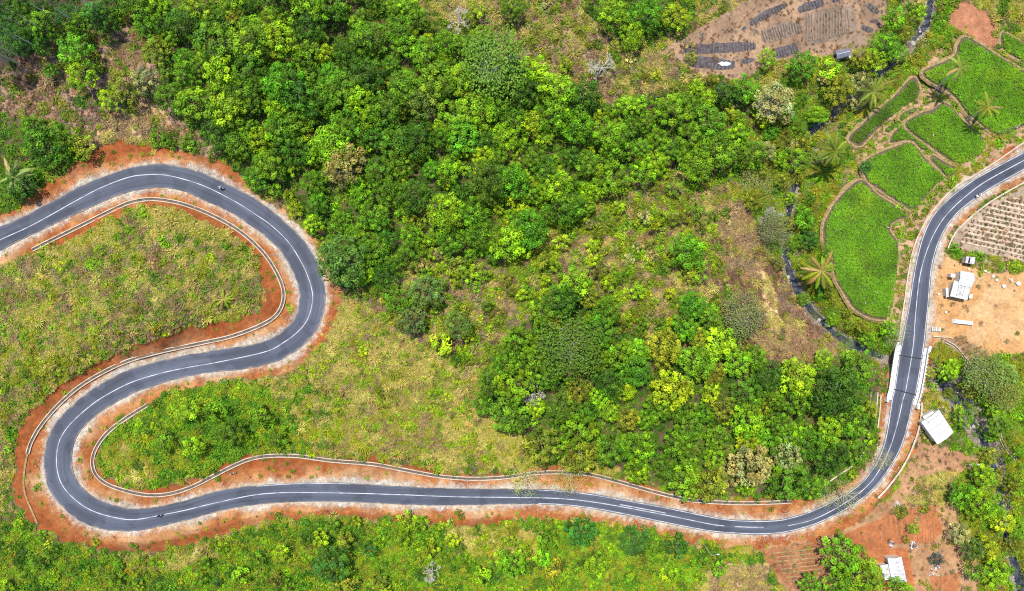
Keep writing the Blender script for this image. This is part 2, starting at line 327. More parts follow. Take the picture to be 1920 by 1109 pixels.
# ------------------------------------------------------------------ land-cover zones (photograph pixels)
DK=(.046,.130,.004); MD=(.095,.210,.004); BR=(.165,.325,.004); YL=(.25,.37,.003); OL=(.175,.215,.010); GY=(.31,.29,.085); TL=(.045,.155,.014); SAT=(.085,.25,.004)
ST=(.445,.375,.085); TN=(.32,.215,.10); BRN=(.20,.115,.06); YG=(.27,.285,.010); GRY=(.26,.205,.15); PINK=(.40,.27,.19); LG=(.15,.30,.025)
def Zn(poly, ca, cb, dens, pal, jit=5, ns=6.0): return dict(poly=np.array(poly, float), ca=np.array(ca), cb=np.array(cb), dens=dens, pal=pal, jit=jit, ns=ns)
b_, g_, d_ = 0, 1, 2          # tuft kinds: leafy bush, grass clump, dry brush
SCRUB=[(b_,MD,.25),(b_,BR,.15),(b_,YL,.15),(g_,YG,.2),(g_,ST,.15),(d_,BRN,.1)]
FOREST=[(b_,DK,.35),(b_,MD,.4),(b_,BR,.1),(b_,OL,.05),(d_,BRN,.1)]
OLIVE=[(b_,OL,.18),(b_,YL,.11),(b_,BR,.1),(b_,MD,.1),(g_,ST,.13),(g_,TN,.1),(d_,BRN,.18),(d_,GRY,.10)]
STRAW=[(g_,ST,.29),(g_,YG,.25),(g_,TN,.11),(b_,YL,.12),(b_,OL,.06),(b_,BR,.03),(d_,BRN,.12)]
LUSH=[(b_,BR,.33),(b_,MD,.3),(b_,SAT,.14),(b_,DK,.08),(b_,YL,.05),(g_,YG,.1)]
LOOP=[(g_,ST,.15),(b_,YL,.09),(g_,YG,.18),(b_,OL,.15),(d_,BRN,.13),(g_,TN,.12),(b_,BR,.05),(b_,MD,.08),(d_,GRY,.09)]
BANK=[(b_,BR,.3),(b_,OL,.2),(b_,MD,.2),(g_,YG,.2),(d_,GRY,.1)]
DRY=[(d_,BRN,.35),(d_,GRY,.2),(g_,TN,.3),(g_,ST,.08),(b_,OL,.07)]
BARE=[(d_,BRN,.4),(g_,TN,.4),(b_,OL,.2)]
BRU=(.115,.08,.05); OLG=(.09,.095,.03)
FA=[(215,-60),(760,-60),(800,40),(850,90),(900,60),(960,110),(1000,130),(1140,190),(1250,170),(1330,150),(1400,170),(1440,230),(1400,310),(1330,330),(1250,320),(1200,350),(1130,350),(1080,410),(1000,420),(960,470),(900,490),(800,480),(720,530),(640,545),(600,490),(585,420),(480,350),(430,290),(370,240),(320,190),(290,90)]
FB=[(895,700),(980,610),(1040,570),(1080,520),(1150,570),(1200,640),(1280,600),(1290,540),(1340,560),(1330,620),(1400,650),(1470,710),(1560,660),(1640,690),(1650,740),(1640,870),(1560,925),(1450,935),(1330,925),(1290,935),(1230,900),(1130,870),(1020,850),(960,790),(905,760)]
FD=[(-60,-60),(230,-60),(200,55),(110,75),(60,100),(0,140),(-60,150)]
ZONES=[
 Zn([(-900,-700),(2900,-700),(2900,1800),(-900,1800)],(.20,.15,.08),(.09,.10,.03),1.0,SCRUB),
 Zn([(0,500),(60,480),(200,420),(260,395),(350,400),(440,455),(492,530),(485,585),(380,612),(300,628),(200,672),(120,720),(60,770),(20,800),(0,1000),(-60,1000),(-60,480)],(.33,.215,.10),(.18,.125,.05),2.0,LOOP),
 Zn([(300,390),(400,412),(445,450),(430,480),(350,440),(250,415)],(.48,.38,.16),(.34,.28,.10),1.8,[(g_,ST,.75),(g_,YG,.25)]),
 Zn([(70,480),(200,420),(240,410),(220,440),(110,490)],(.48,.38,.16),(.34,.28,.10),1.6,[(g_,ST,.7),(g_,YG,.3)]),
 Zn([(275,765),(340,735),(430,722),(520,735),(565,800),(575,845),(480,850),(420,872),(330,905),(270,918),(210,895),(185,865),(200,820)],(.12,.11,.035),(.07,.08,.02),2.0,LUSH),
 Zn([(185,850),(225,830),(270,850),(300,885),(280,915),(215,897)],(.36,.34,.12),(.22,.23,.06),1.8,[(g_,ST,.5),(g_,YG,.35),(b_,BR,.15)]),
 Zn([(-60,955),(40,985),(70,1010),(120,1032),(200,1045),(290,1045),(350,1030),(420,1005),(520,980),(640,972),(800,992),(1030,975),(1200,990),(1330,1030),(1450,1050),(1480,1170),(-60,1170)],(.17,.14,.05),(.09,.09,.025),1.9,[(b_,BR,.24),(b_,MD,.29),(b_,DK,.14),(b_,SAT,.08),(b_,YL,.05),(b_,OL,.09),(g_,YG,.06),(d_,BRN,.05)]),
 Zn([(230,1040),(330,1032),(400,1015),(420,1040),(330,1070),(240,1070)],(.45,.36,.14),(.3,.26,.08),1.6,STRAW),
 Zn([(830,985),(1010,985),(1020,1035),(950,1050),(860,1030)],(.40,.33,.16),(.24,.22,.08),1.6,[(g_,ST,.6),(b_,OL,.2),(g_,YG,.2)]),
 Zn([(1310,1075),(1360,1055),(1440,1060),(1450,1120),(1320,1120)],(.55,.40,.22),(.4,.28,.14),1.4,[(g_,ST,.6),(g_,TN,.3),(d_,BRN,.1)]),
 Zn([(480,722),(560,690),(620,585),(660,555),(720,600),(790,645),(870,685),(900,700),(905,760),(960,810),(1000,850),(960,872),(820,866),(700,850),(570,838),(520,770)],(.50,.345,.125),(.30,.21,.065),2.2,STRAW),
 Zn([(480,725),(560,700),(600,720),(640,800),(620,840),(570,840),(530,780)],(.30,.26,.08),(.17,.17,.045),1.7,SCRUB),
 Zn([(-60,140),(40,110),(100,75),(200,45),(300,70),(335,180),(370,235),(420,290),(330,275),(280,262),(210,268),(160,290),(110,230),(40,220),(-60,250)],(.37,.225,.15),(.22,.135,.095),.9,[(d_,GRY,.33),(d_,BRN,.3),(g_,TN,.15),(b_,OL,.14),(b_,MD,.08)]),
 Zn([(180,250),(200,215),(250,190),(300,200),(330,240),(300,262),(250,262),(200,270)],(.60,.42,.24),(.44,.27,.15),.7,[(g_,TN,.5),(g_,ST,.5)]),
 Zn([(850,-60),(1090,-60),(1110,40),(1180,85),(1290,60),(1400,-60),(1400,0),(1300,80),(1300,130),(1330,150),(1250,168),(1150,190),(1060,150),(980,120),(900,60),(830,40)],(.33,.225,.135),(.19,.135,.07),1.6,[(g_,ST,.2),(g_,TN,.25),(d_,BRN,.22),(d_,GRY,.1),(b_,OL,.16),(b_,MD,.07)]),
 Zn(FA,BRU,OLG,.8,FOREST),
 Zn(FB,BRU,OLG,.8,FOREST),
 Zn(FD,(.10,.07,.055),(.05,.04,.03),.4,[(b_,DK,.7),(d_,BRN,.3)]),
 Zn([(-60,200),(60,225),(120,240),(180,290),(120,320),(60,370),(0,400),(-60,400)],BRU,OLG,1.0,FOREST),
 Zn([(1085,-60),(1310,-60),(1300,50),(1220,90),(1160,60),(1100,30)],BRU,OLG,1.2,FOREST),
 Zn([(720,525),(960,480),(1050,560),(960,620),(900,690),(780,640),(690,570)],(.25,.165,.105),(.15,.12,.055),1.3,OLIVE),
 Zn([(1080,420),(1140,360),(1250,325),(1330,300),(1370,370),(1345,450),(1350,550),(1290,545),(1270,600),(1200,630),(1130,565),(1060,520),(980,560),(960,490)],(.24,.165,.10),(.13,.105,.04),1.8,[(b_,OL,.19),(b_,YL,.11),(b_,BR,.07),(b_,MD,.06),(b_,GY,.1),(g_,ST,.14),(g_,TN,.07),(d_,BRN,.15),(d_,GRY,.11)]),
 Zn([(1375,300),(1470,180),(1560,110),(1680,-60),(1800,-60),(1700,130),(1600,200),(1540,320),(1500,450),(1510,540),(1600,620),(1690,650),(1690,690),(1560,665),(1480,560),(1430,450)],(.27,.21,.14),(.12,.12,.045),1.4,BANK),
 Zn([(1350,375),(1395,380),(1425,440),(1472,512),(1535,600),(1575,655),(1520,735),(1440,690),(1400,640),(1360,520),(1335,470)],(.34,.19,.11),(.16,.095,.058),1.9,DRY),
 Zn([(1412,490),(1424,480),(1455,555),(1468,610),(1448,630),(1430,560)],(.62,.42,.22),(.44,.27,.15),.6,[(g_,ST,.6),(g_,TN,.4)]),
 Zn([(1500,410),(1530,330),(1590,260),(1690,140),(1760,20),(1790,-60),(1810,-20),(1790,70),(1720,140),(1600,290),(1550,380),(1545,450),(1560,530),(1600,600),(1680,605),(1690,660),(1600,625),(1515,545)],(.20,.17,.08),(.09,.11,.025),1.6,[(b_,BR,.3),(b_,SAT,.2),(b_,MD,.2),(g_,YG,.15),(b_,OL,.15)]),
 Zn([(1222,102),(1300,62),(1400,0),(1420,-60),(1665,-60),(1662,40),(1620,112),(1590,106),(1470,112),(1390,150),(1310,142),(1270,108)],(.345,.225,.14),(.24,.155,.10),.2,[(d_,BRN,.6),(d_,GRY,.4)],2),
 Zn([(1506,26),(1602,8),(1608,58),(1560,80),(1512,88)],(.25,.185,.135),(.18,.135,.10),.1,[(d_,BRN,1.0)],1),
 Zn([(1562,82),(1608,60),(1632,75),(1618,108),(1595,104)],(.36,.25,.18),(.26,.185,.135),.1,BARE,2),
 Zn([(1545,410),(1612,325),(1600,290),(1590,262),(1720,135),(1745,95),(1812,62),(1925,125),(1990,150),(1990,240),(1925,258),(1800,345),(1712,440),(1695,610),(1600,605),(1550,500)],(.44,.28,.175),(.33,.205,.12),.5,[(b_,OL,.3),(g_,YG,.45),(b_,BR,.25)],2),
 Zn([(1780,30),(1800,0),(1830,8),(1868,45),(1880,65),(1868,95),(1810,62),(1775,45)],(.40,.185,.10),(.32,.14,.075),.02,BARE,2),
 Zn([(1800,-60),(1990,-60),(1990,60),(1925,70),(1885,55),(1868,42),(1825,5)],(.34,.26,.14),(.15,.15,.05),1.5,SCRUB),
 Zn([(1740,640),(1760,640),(1830,665),(1920,660),(2000,660),(2000,1170),(1800,1170),(1840,1060),(1800,1010),(1790,950),(1790,900),(1830,870),(1790,780),(1745,730)],(.22,.17,.09),(.10,.11,.03),1.6,[(b_,BR,.3),(b_,MD,.2),(b_,OL,.2),(g_,YG,.2),(d_,BRN,.1)]),
 Zn([(1738,676),(1780,700),(1840,760),(1875,830),(1892,900),(1893,960),(1890,1010),(1925,1109),(1900,1115),(1875,1010),(1868,940),(1845,850),(1795,790),(1740,712)],(.36,.31,.255),(.23,.195,.15),.3,[(d_,GRY,.5),(b_,OL,.5)],3),
 Zn([(1780,462),(1792,430),(1850,385),(1925,345),(2000,300),(2000,510),(1925,492),(1850,478),(1800,472)],(.42,.325,.235),(.31,.235,.165),.06,[(d_,BRN,.6),(g_,TN,.4)],2),
 Zn([(1775,450),(1800,468),(1850,478),(1925,492),(1925,515),(1850,508),(1800,490),(1770,475)],(.34,.25,.15),(.20,.16,.07),1.0,[(b_,BR,.3),(b_,OL,.3),(g_,YG,.2),(d_,BRN,.2)],2),
 Zn([(1752,480),(1770,475),(1800,492),(1850,510),(1925,515),(2000,520),(2000,665),(1925,660),(1850,668),(1800,630),(1748,652),(1745,560)],(.52,.33,.165),(.46,.25,.10),.015,[(g_,TN,.6),(d_,BRN,.2),(b_,OL,.2)],3,9.0),
 Zn([(1755,640),(1800,628),(1850,665),(1842,692),(1815,690),(1790,655)],(.36,.235,.14),(.26,.17,.10),.7,[(d_,BRN,.6),(g_,TN,.4)],3),
 Zn([(1722,775),(1730,830),(1790,838),(1830,862),(1820,880),(1780,900),(1790,960),(1800,1010),(1835,1050),(1830,1170),(1700,1170),(1650,1095),(1640,1050),(1560,1065),(1555,1100),(1480,1110),(1440,1060),(1420,1030),(1500,1008),(1580,978),(1660,940),(1705,880)],(.41,.24,.125),(.31,.165,.085),.10,BARE,4),
 Zn([(1690,945),(1725,900),(1760,880),(1790,885),(1785,940),(1740,948)],(.40,.30,.15),(.24,.19,.085),1.2,[(g_,ST,.35),(b_,OL,.35),(d_,BRN,.3)],4),
 Zn([(1575,1005),(1690,955),(1755,948),(1765,1000),(1745,1022),(1680,1022),(1650,1045),(1620,1050)],(.40,.15,.06),(.32,.115,.045),.02,BARE,2),
 Zn([(1640,1050),(1660,1032),(1700,1028),(1715,1100),(1700,1109),(1650,1109)],(.44,.16,.06),(.36,.125,.05),.02,BARE,2),
 Zn([(1745,1080),(1800,1075),(1800,1170),(1730,1170)],(.39,.155,.065),(.31,.12,.05),.05,BARE,2),
 Zn([(1425,1032),(1540,1015),(1552,1080),(1548,1109),(1490,1109),(1440,1062)],(.36,.165,.08),(.27,.115,.055),.1,BARE,2),
]
# bare-earth corridor of the road works
EARTH=[
 [(-60,440),(0,402),(60,368),(130,312),(175,282),(230,264),(290,270),(350,280),(410,296),(455,330),(475,355),(520,385),(575,425),(600,450),(606,485),(640,545),(632,590),(612,640),(570,678),(520,700),(440,716),(400,722),(330,735),(275,762),(225,790),(195,820),(180,860),(200,900),(270,922),(330,908),(380,892),(420,872),(460,856),(520,852),(600,856),(700,862),(800,880),(900,890),(960,886),(1050,874),(1120,885),(1200,902),(1300,932),(1400,935),(1500,935),(1560,925),(1620,880),(1640,850),(1650,760),(1690,600),(1715,440),(1790,345),(1925,262),(2000,215),(2000,330),(1925,342),(1850,378),(1790,428),(1772,470),(1755,520),(1752,600),(1748,650),(1738,730),(1728,780),(1708,850),(1660,930),(1600,985),(1500,1020),(1420,1030),(1330,1020),(1250,1004),(1150,982),(1080,975),(1000,972),(900,985),(800,985),(700,972),(600,966),(500,974),(420,998),(350,1022),(290,1032),(200,1032),(120,1016),(60,985),(28,935),(24,850),(36,800),(62,772),(95,730),(140,700),(190,672),(250,648),(300,630),(340,614),(400,606),(455,596),(490,577),(498,540),(482,490),(452,455),(410,425),(360,404),(300,389),(250,391),(200,412),(120,455),(58,480),(-60,520)],
]
EARTH=[np.array(e, float) for e in EARTH]
def cover(x, y):
    """zone index and ground colour for datum coordinates"""
    px, py = x/S+960, 554.5-y/S
    jx = (fbm(x, y, 5, 31)-.5); jy = (fbm(x, y, 5, 57)-.5)
    jx2 = (fbm(x, y, 1.4, 131, 2)-.5); jy2 = (fbm(x, y, 1.4, 157, 2)-.5)
    zi = np.zeros(x.shape, int)
    for k, z in enumerate(ZONES):
        s = z['jit']*5
        zi[inpoly(z['poly'], px+jx*s+jx2*s*.6, py+jy*s+jy2*s*.6)] = k
    ca = np.array([z['ca'] for z in ZONES]); cb = np.array([z['cb'] for z in ZONES])
    t = np.clip((fbm(x, y, 5, 3, 5)-.33)/.34, 0, 1)[..., None]
    col = ca[zi]*t+cb[zi]*(1-t)
    e = np.zeros(x.shape, bool)
    for q in EARTH: e |= inpoly(q, px+jx*22+jx2*16, py+jy*22+jy2*16)
    return zi, col, e

dr_road_all = None
def road_edge_dist(x, y):                 # >0 outside the carriageway, metres from its edge
    d, i = dist_poly(cen[::3], x, y, want_i=True); i = i*3
    k = np.clip(np.round(i).astype(int), 0, len(cen)-1)
    side = (x-cen[k, 0])*nor[k, 0]+(y-cen[k, 1])*nor[k, 1]
    return d-np.where(side > 0, wl[k], wr[k]), i, side
REDS=[np.array(q, float) for q in (
 [(70,478),(120,458),(200,415),(250,394),(300,391),(360,406),(410,427),(450,457),(480,492),(497,540),(490,575),(455,594),(400,605),(340,614),(300,632),(250,650),(190,674),(140,704),(95,738),(60,780),(36,800),(22,850),(22,940),(50,990),(78,990),(55,940),(46,900),(50,855),(62,830),(80,802),(110,768),(150,732),(195,705),(245,682),(300,666),(380,648),(430,637),(485,619),(520,598),(537,568),(537,540),(520,503),(494,466),(452,430),(402,400),(350,381),(310,371),(275,370),(240,377),(150,420),(65,472)],
 [(60,362),(130,306),(175,276),(230,258),(290,264),(350,274),(410,290),(460,328),(474,352),(440,340),(400,318),(350,298),(290,288),(230,290),(180,312),(120,345),(70,380)],
 [(50,985),(120,1022),(200,1038),(290,1038),(350,1028),(420,1002),(500,978),(600,970),(700,976),(800,989),(900,989),(1000,976),(1080,979),(1150,984),(1150,970),(1050,965),(900,972),(800,972),(700,960),(600,957),(500,963),(420,985),(350,1008),(290,1018),(200,1018),(120,1000),(70,965)],
 [(290,918),(360,885),(430,858),(520,846),(640,850),(800,872),(960,882),(960,892),(800,888),(640,864),(520,856),(440,872),(400,892),(360,912),(320,925)],
 [(612,530),(642,545),(634,592),(614,642),(572,680),(520,704),(440,720),(440,708),(520,690),(565,668),(600,635),(618,590)])]
def earth_colour(x, y, col, e, de):
    px, py = x/S+960, 554.5-y/S; ja = (fbm(x, y, 4, 811, 3)-.5)*18; jb = (fbm(x, y, 4, 823, 3)-.5)*18; deep = np.zeros(x.shape, bool)
    for q in REDS: deep |= inpoly(q, px+ja, py+jb)
    n1 = fbm(x, y, 3.5, 71, 5); n2 = fbm(x, y, 9, 83, 4); n3 = fbm(x, y, .9, 97, 3)
    red = np.array([.20,.055,.016]); org = np.array([.345,.148,.050]); tan_ = np.array([.40,.28,.155]); grv = np.array([.335,.315,.28])
    t = np.clip((n1-.27)/.34, 0, 1)[..., None]
    soil = red*(1-t)+org*t
    u = np.clip((n2-.45)/.25, 0, 1)[..., None]*np.clip(1.4-de/9, 0, 1)[..., None]
    soil = soil*(1-.6*u)+tan_*.6*u
    k = np.clip((1.65+2.8*(n2-.5)+2.4*(n3-.5)-de)/1.3, 0, 1)[..., None]
    far = np.clip((de-2.5-4*(n2-.5))/3.5, 0, 1)[..., None]
    soil = soil*(1-.75*far)+red*.9*.75*far
    rill = (.72+.56*fbm(x, y, 1.1, 841, 3))[..., None]
    soil = np.where(deep[..., None], (red*.55+soil*.45)*rill, soil*(.85+.15*rill))
    g = grv*(.62+.75*n3[..., None]); g = g*(1-.35*t)+tan_*.35*t*(.7+.6*n3[..., None])
    c = soil*(1-k)+g*k
    return np.where(e[..., None] | ((de < 1.2) & (de > -3))[..., None], c, col)

# ------------------------------------------------------------------ terrain sheet
def axis(h, fine, far, n_far):
    a = np.arange(-h, h+1e-6, fine); t = np.linspace(0, 1, n_far+1)[1:]
    o = h+(far-h)*t**2.2
    return np.concatenate([-o[::-1], a, o])
ax = axis(156, .42, 900, 26); ay = axis(94, .42, 800, 26)
TX, TY = np.meshgrid(ax, ay, indexing='ij')
tz = hfun(TX.ravel(), TY.ravel()).reshape(TX.shape)
de, ri, sd = road_edge_dist(TX.ravel(), TY.ravel()); de = de.reshape(TX.shape); ri = ri.reshape(TX.shape)
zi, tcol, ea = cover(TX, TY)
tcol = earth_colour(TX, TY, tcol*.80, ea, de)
rough = np.clip((de-1.0)/4, 0, 1)
tz = tz+rough*((fbm(TX, TY, 14, 5)-.5)*2.0+(fbm(TX, TY, 2.2, 9, 3)-.5)*.5)*np.where(zi >= 26, .15, 1.0)
tz = np.where(de < -0.25, tz-.35, np.where(de < .6, tz-.05, tz))
# stream bed reads as wet gravel
drv = dist_poly(riv[::2], TX.ravel(), TY.ravel()).reshape(TX.shape)
kk = np.clip((np.where(TY < -20, 2.8, 1.6)+1.8*(fbm(TX, TY, 4, 15)-.5)*2-drv)/.8, 0, 1)[..., None]
tcol = tcol*(1-kk*.75)+np.array([.19,.165,.135])*(.5+1.0*fbm(TX, TY, 1.2, 19, 3)[..., None])*kk*.75
def grid_mesh(name, X, Y, Z, col, mat):
    nx, ny = X.shape; k = 1-Z/H
    v = np.stack([X*k, Y*k, Z], -1).reshape(-1, 3).astype(np.float32)
    i = np.arange(nx*ny).reshape(nx, ny)
    f = np.stack([i[:-1, :-1], i[1:, :-1], i[1:, 1:], i[:-1, 1:]], -1).reshape(-1, 4).astype(np.int32)
    me = bpy.data.meshes.new(name); me.vertices.add(len(v)); me.vertices.foreach_set('co', v.ravel())
    me.loops.add(f.size); me.loops.foreach_set('vertex_index', f.ravel())
    me.polygons.add(len(f)); me.polygons.foreach_set('loop_start', np.arange(0, f.size, 4, dtype=np.int32))
    me.polygons.foreach_set('use_smooth', np.ones(len(f), bool))
    me.update(calc_edges=True)
    a = me.color_attributes.new('Col', 'FLOAT_COLOR', 'POINT')
    c = np.ones((len(v), 4), np.float32); c[:, :3] = col.reshape(-1, 3); a.data.foreach_set('color', c.ravel())
    me.materials.append(mat); return me
TZ = tz
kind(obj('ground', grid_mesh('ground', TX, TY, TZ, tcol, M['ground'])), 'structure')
def tz_at(x, y):                          # height of the built sheet at datum coordinates
    x = np.atleast_1d(np.asarray(x, float)); y = np.atleast_1d(np.asarray(y, float))
    i = np.clip(np.searchsorted(ax, x)-1, 0, len(ax)-2); j = np.clip(np.searchsorted(ay, y)-1, 0, len(ay)-2)
    a = (x-ax[i])/(ax[i+1]-ax[i]); b = (y-ay[j])/(ay[j+1]-ay[j])
    return TZ[i, j]*(1-a)*(1-b)+TZ[i+1, j]*a*(1-b)+TZ[i, j+1]*(1-a)*b+TZ[i+1, j+1]*a*b
def g1(x, y): return float(tz_at(x, y)[0])
def G(px, py, dz=0.0):
    x, y = fl(px, py); return Vector(W(x, y, g1(x, y)+dz))

# ------------------------------------------------------------------ ribbons: road, lines, stream
def ribbon(name, line, nrm, a, b, z, mat, uvs=False, cols=(0, 1)):
    """sheet between offsets a..b (arrays) on the left-hand normal of a line"""
    n = len(line); K = 7 if uvs else 2; v = []; f = []
    for i in range(n):
        for k in range(K):
            o = a[i]+(b[i]-a[i])*k/(K-1); p = line[i]+nrm[i]*o; v.append(W(p[0], p[1], z[i]))
    for i in range(n-1):
        for k in range(K-1):
            f.append((i*K+k, (i+1)*K+k, (i+1)*K+k+1, i*K+k+1)[::-1])
    me = new_mesh(name, v, f, mat, True)
    if uvs:
        s = np.concatenate([[0], np.cumsum(np.hypot(*np.diff(line, axis=0).T))])
        uv = me.uv_layers.new(name='UVMap'); li = np.zeros(len(me.loops), np.int32); me.loops.foreach_get('vertex_index', li)
        u = np.c_[(li % K)/(K-1), s[li//K]].astype(np.float32); uv.data.foreach_set('uv', u.ravel())
    return me
def nrm_of(line):
    t = np.gradient(line, axis=0); t /= np.linalg.norm(t, axis=1)[:, None]+1e-9; return np.c_[-t[:, 1], t[:, 0]]
jitL = (fbm(arc, arc*0, 3, 201, 3)-.5)*.35; jitR = (fbm(arc, arc*0+50, 3, 202, 3)-.5)*.35
zr = zroad+.10
road = kind(obj('road', ribbon('road', cen, nor, -wr+jitR, wl+jitL, zr, M['asphalt'], True)), 'structure')
def idx_at(px, py): p = fl(px, py); return int(np.argmin(np.hypot(cen[:, 0]-p[0], cen[:, 1]-p[1])))
def line_part(name, i0, i1, off0, off1, dz=.006):
    q = slice(i0, i1); n = i1-i0
    o0 = off0[q] if hasattr(off0, '__len__') else np.full(n, off0); o1 = off1[q] if hasattr(off1, '__len__') else np.full(n, off1)
    return obj(name, ribbon(name, cen[q], nor[q], o0, o1, zr[q]+dz, M['line']), road)
i_end = len(cen)
ia, ib, ic_, id_ = idx_at(1364,988), idx_at(1381,988), idx_at(1438,989), idx_at(1480,986)
line_part('centre_line', 0, ia, -.11, .11); line_part('centre_line', ib, ic_, -.11, .11); line_part('centre_line', id_, i_end, -.11, .11)
line_part('centre_line', idx_at(1160,950), idx_at(1255,967), .42, .66)
i0 = idx_at(1010,934)
line_part('edge_line', i0, i_end, wl-.42, wl-.22); line_part('edge_line', i0, i_end, -wr+.22, -wr+.42)
for a, b in ((idx_at(500,655), idx_at(590,560)),): pass
line_part('edge_line', idx_at(480,928), idx_at(660,925), wl-.34, wl-.18)
# stream
rn = nrm_of(riv); rs = np.arange(len(riv))*1.2
rw = np.where(riv[:, 1] < -24, .12, .2)+1.5*fbm(rs, rs*0, 6, 301, 3)**2
rz_ = gsm(hraw(riv[:, 0], riv[:, 1]), 21)-2.15
kind(obj('stream', ribbon('stream', riv, rn, -rw-.1-.9*fbm(rs, rs*0+7, 2.2, 331, 3), rw+.1+.9*fbm(rs, rs*0+9, 2.2, 337, 3)-.3, rz_, M['water'])), 'structure')

# ------------------------------------------------------------------ concrete roadside drains and walls
def chain(line, off, w, hgt, mat, name, parent, zf=None, sink=.5):
    """continuous low wall: rectangular section following a datum line at a normal offset"""
    nn = nrm_of(line); v = []; f = []
    for i, p in enumerate(line):
        zc = (g1(*(p+nn[i]*off)) if zf is None else zf[i])
        for o, z in ((off-w/2, zc-sink), (off-w/2, zc+hgt), (off+w/2, zc+hgt), (off+w/2, zc-sink)):
            q = p+nn[i]*o; v.append(W(q[0], q[1], z))
    for i in range(len(line)-1):
        a = i*4; b = a+4
        for k in range(3): f.append((a+k, a+k+1, b+k+1, b+k))
    f.append((0, 3, 2, 1)); n = len(v)-4; f.append((n, n+1, n+2, n+3))
    return obj(name, new_mesh(name, v, f, mat), parent)
def drain(pts, label, gap=.62, w=.26):
    line = smooth_line(flp(pts), 1.0); z = gsm(tz_at(line[:, 0], line[:, 1]), 5)
    t = thing('drain_channel', label, 'drain', W(line[0][0], line[0][1], z[0]), 0, 'concrete roadside drains')
    off = Vector(t.location)
    parts = [chain(line, gap/2+w/2, w, .32, M['concrete'], 'channel_wall', t, z), chain(line, -gap/2-w/2, w, .32, M['concrete'], 'channel_wall', t, z)]
    nn = nrm_of(line)
    parts.append(obj('channel_bed', ribbon('channel_bed', line, nn, np.full(len(line), -gap/2), np.full(len(line), gap/2), z+.10, M['mud']), t))
    for p in parts: p.data.transform(__import__('mathutils').Matrix.Translation(-off))
    return line
DRA=drain([(60,469),(103,447),(150,424),(200,399),(240,381),(275,374),(310,376),(350,385),(400,405),(450,434),(490,470),(515,505),(530,540),(530,568),(515,594),(480,614),(430,632),(380,643),(300,660),(240,677),(190,700),(145,728),(105,764),(75,800),(58,830),(51,852)], 'long twin-walled concrete drain looping inside the upper hairpin bend')
DRB=drain([(276,760),(240,782),(205,808),(183,835),(173,862),(178,888),(200,908),(240,922),(280,929),(320,926),(360,913),(400,893),(435,875),(470,861),(510,855),(560,856),(620,864),(700,871),(760,882),(820,893),(880,898),(940,896),(1000,888),(1050,886),(1100,889),(1150,901),(1210,918),(1260,931),(1310,940),(1400,944),(1484,941)], 'twin-walled concrete drain curving inside the lower left bend and along the straight')
DRC=drain([(1640,735),(1638,760),(1634,795)], 'short concrete drain beside the road just below the bridge', 1.6, .3)
DRD=drain([(1772,640),(1790,650),(1806,668),(1826,694),(1845,718),(1862,742),(1868,758),(1869,785),(1874,812),(1884,838),(1905,862)], 'narrow dark ditch curving past the tree right of the bridge', .45, .18)
def wall(pts, label, w=.45, hgt=.7, name='retaining_wall', cat='wall', group='low concrete roadside walls'):
    line = smooth_line(flp(pts), 1.5); z = gsm(tz_at(line[:, 0], line[:, 1]), 5)
    o = chain(line, 0, w, hgt, M['concrete'], name, None, z, 1.2); o['label'] = label; o['category'] = cat; o['group'] = group
    return line
wall([(1729,755),(1727,785),(1720,815),(1708,847),(1692,878),(1670,908),(1646,935)], 'pale concrete wall curving along the road past the white warehouse', .5, .8)
wall([(1686,640),(1690,605),(1697,560),(1703,515),(1712,470),(1728,430),(1752,392),(1790,352),(1826,330),(1870,302),(1925,264),(2000,215)], 'long low concrete wall between the rice paddies and the road', .4, .5)
wall([(1778,466),(1784,450),(1797,430),(1820,408),(1850,384),(1885,362),(1925,340),(2000,298)], 'low pale wall between the road and the dotted dry field', .4, .6)
wall([(1652,742),(1650,770),(1646,803)], 'straight low concrete wall below the left bridge railing', .35, .6)
wall([(1622,846),(1610,862),(1596,876),(1570,893),(1556,903)], 'low concrete wall half hidden under the trees at the lower right bend', .35, .5)
# earthen lip on the outside of the lower left bend
line = smooth_line(flp([(51,852),(46,880),(44,905),(48,930),(58,955),(70,982)]), 1.0)
o = chain(line, 0, .5, .25, M['bund'], 'soil_berm', None, None, .4); tag(o, 'thin pale soil ridge on the red verge outside the lower left bend', 'soil ridge')

# ------------------------------------------------------------------ bridge
ibs, ibe = idx_at(1693,752), idx_at(1713,648)
bx = cen[ibs:ibe+1]; bn = nor[ibs:ibe+1]; bz = zr[ibs:ibe+1]; bwl = wl[ibs:ibe+1]; bwr = wr[ibs:ibe+1]
mid = len(bx)//2
br = thing('road_bridge', 'short white-railed road bridge over the stream', 'bridge', W(bx[mid][0], bx[mid][1], bz[mid]-3))
def bpt(i, o, dz): p = bx[i]+bn[i]*o; return Vector(W(p[0], p[1], bz[i]+dz))-br.location
def bstrip(name, o0, o1, z0, z1, mat, par=br, i0=0, i1=None):
    i1 = len(bx)-1 if i1 is None else i1; m = MB(); n = i1-i0+1
    for i in range(i0, i1+1):
        a, b = (o0[i], o1[i]) if hasattr(o0, '__len__') else (o0, o1)
        for o_, z in ((a, z0), (a, z1), (b, z1), (b, z0)): m.v.append(tuple(bpt(i, o_, z)))
    for i in range(n-1):
        k = i*4
        for q in range(4): m.f.append((k+q, k+(q+1) % 4, k+4+(q+1) % 4, k+4+q))
    m.f += [(0, 1, 2, 3), (n*4-4, n*4-1, n*4-2, n*4-3)]
    return m.obj(name, mat, par)
bstrip('deck', -bwr-1.5, bwl+1.5, -1.0, -.02, M['concrete'])
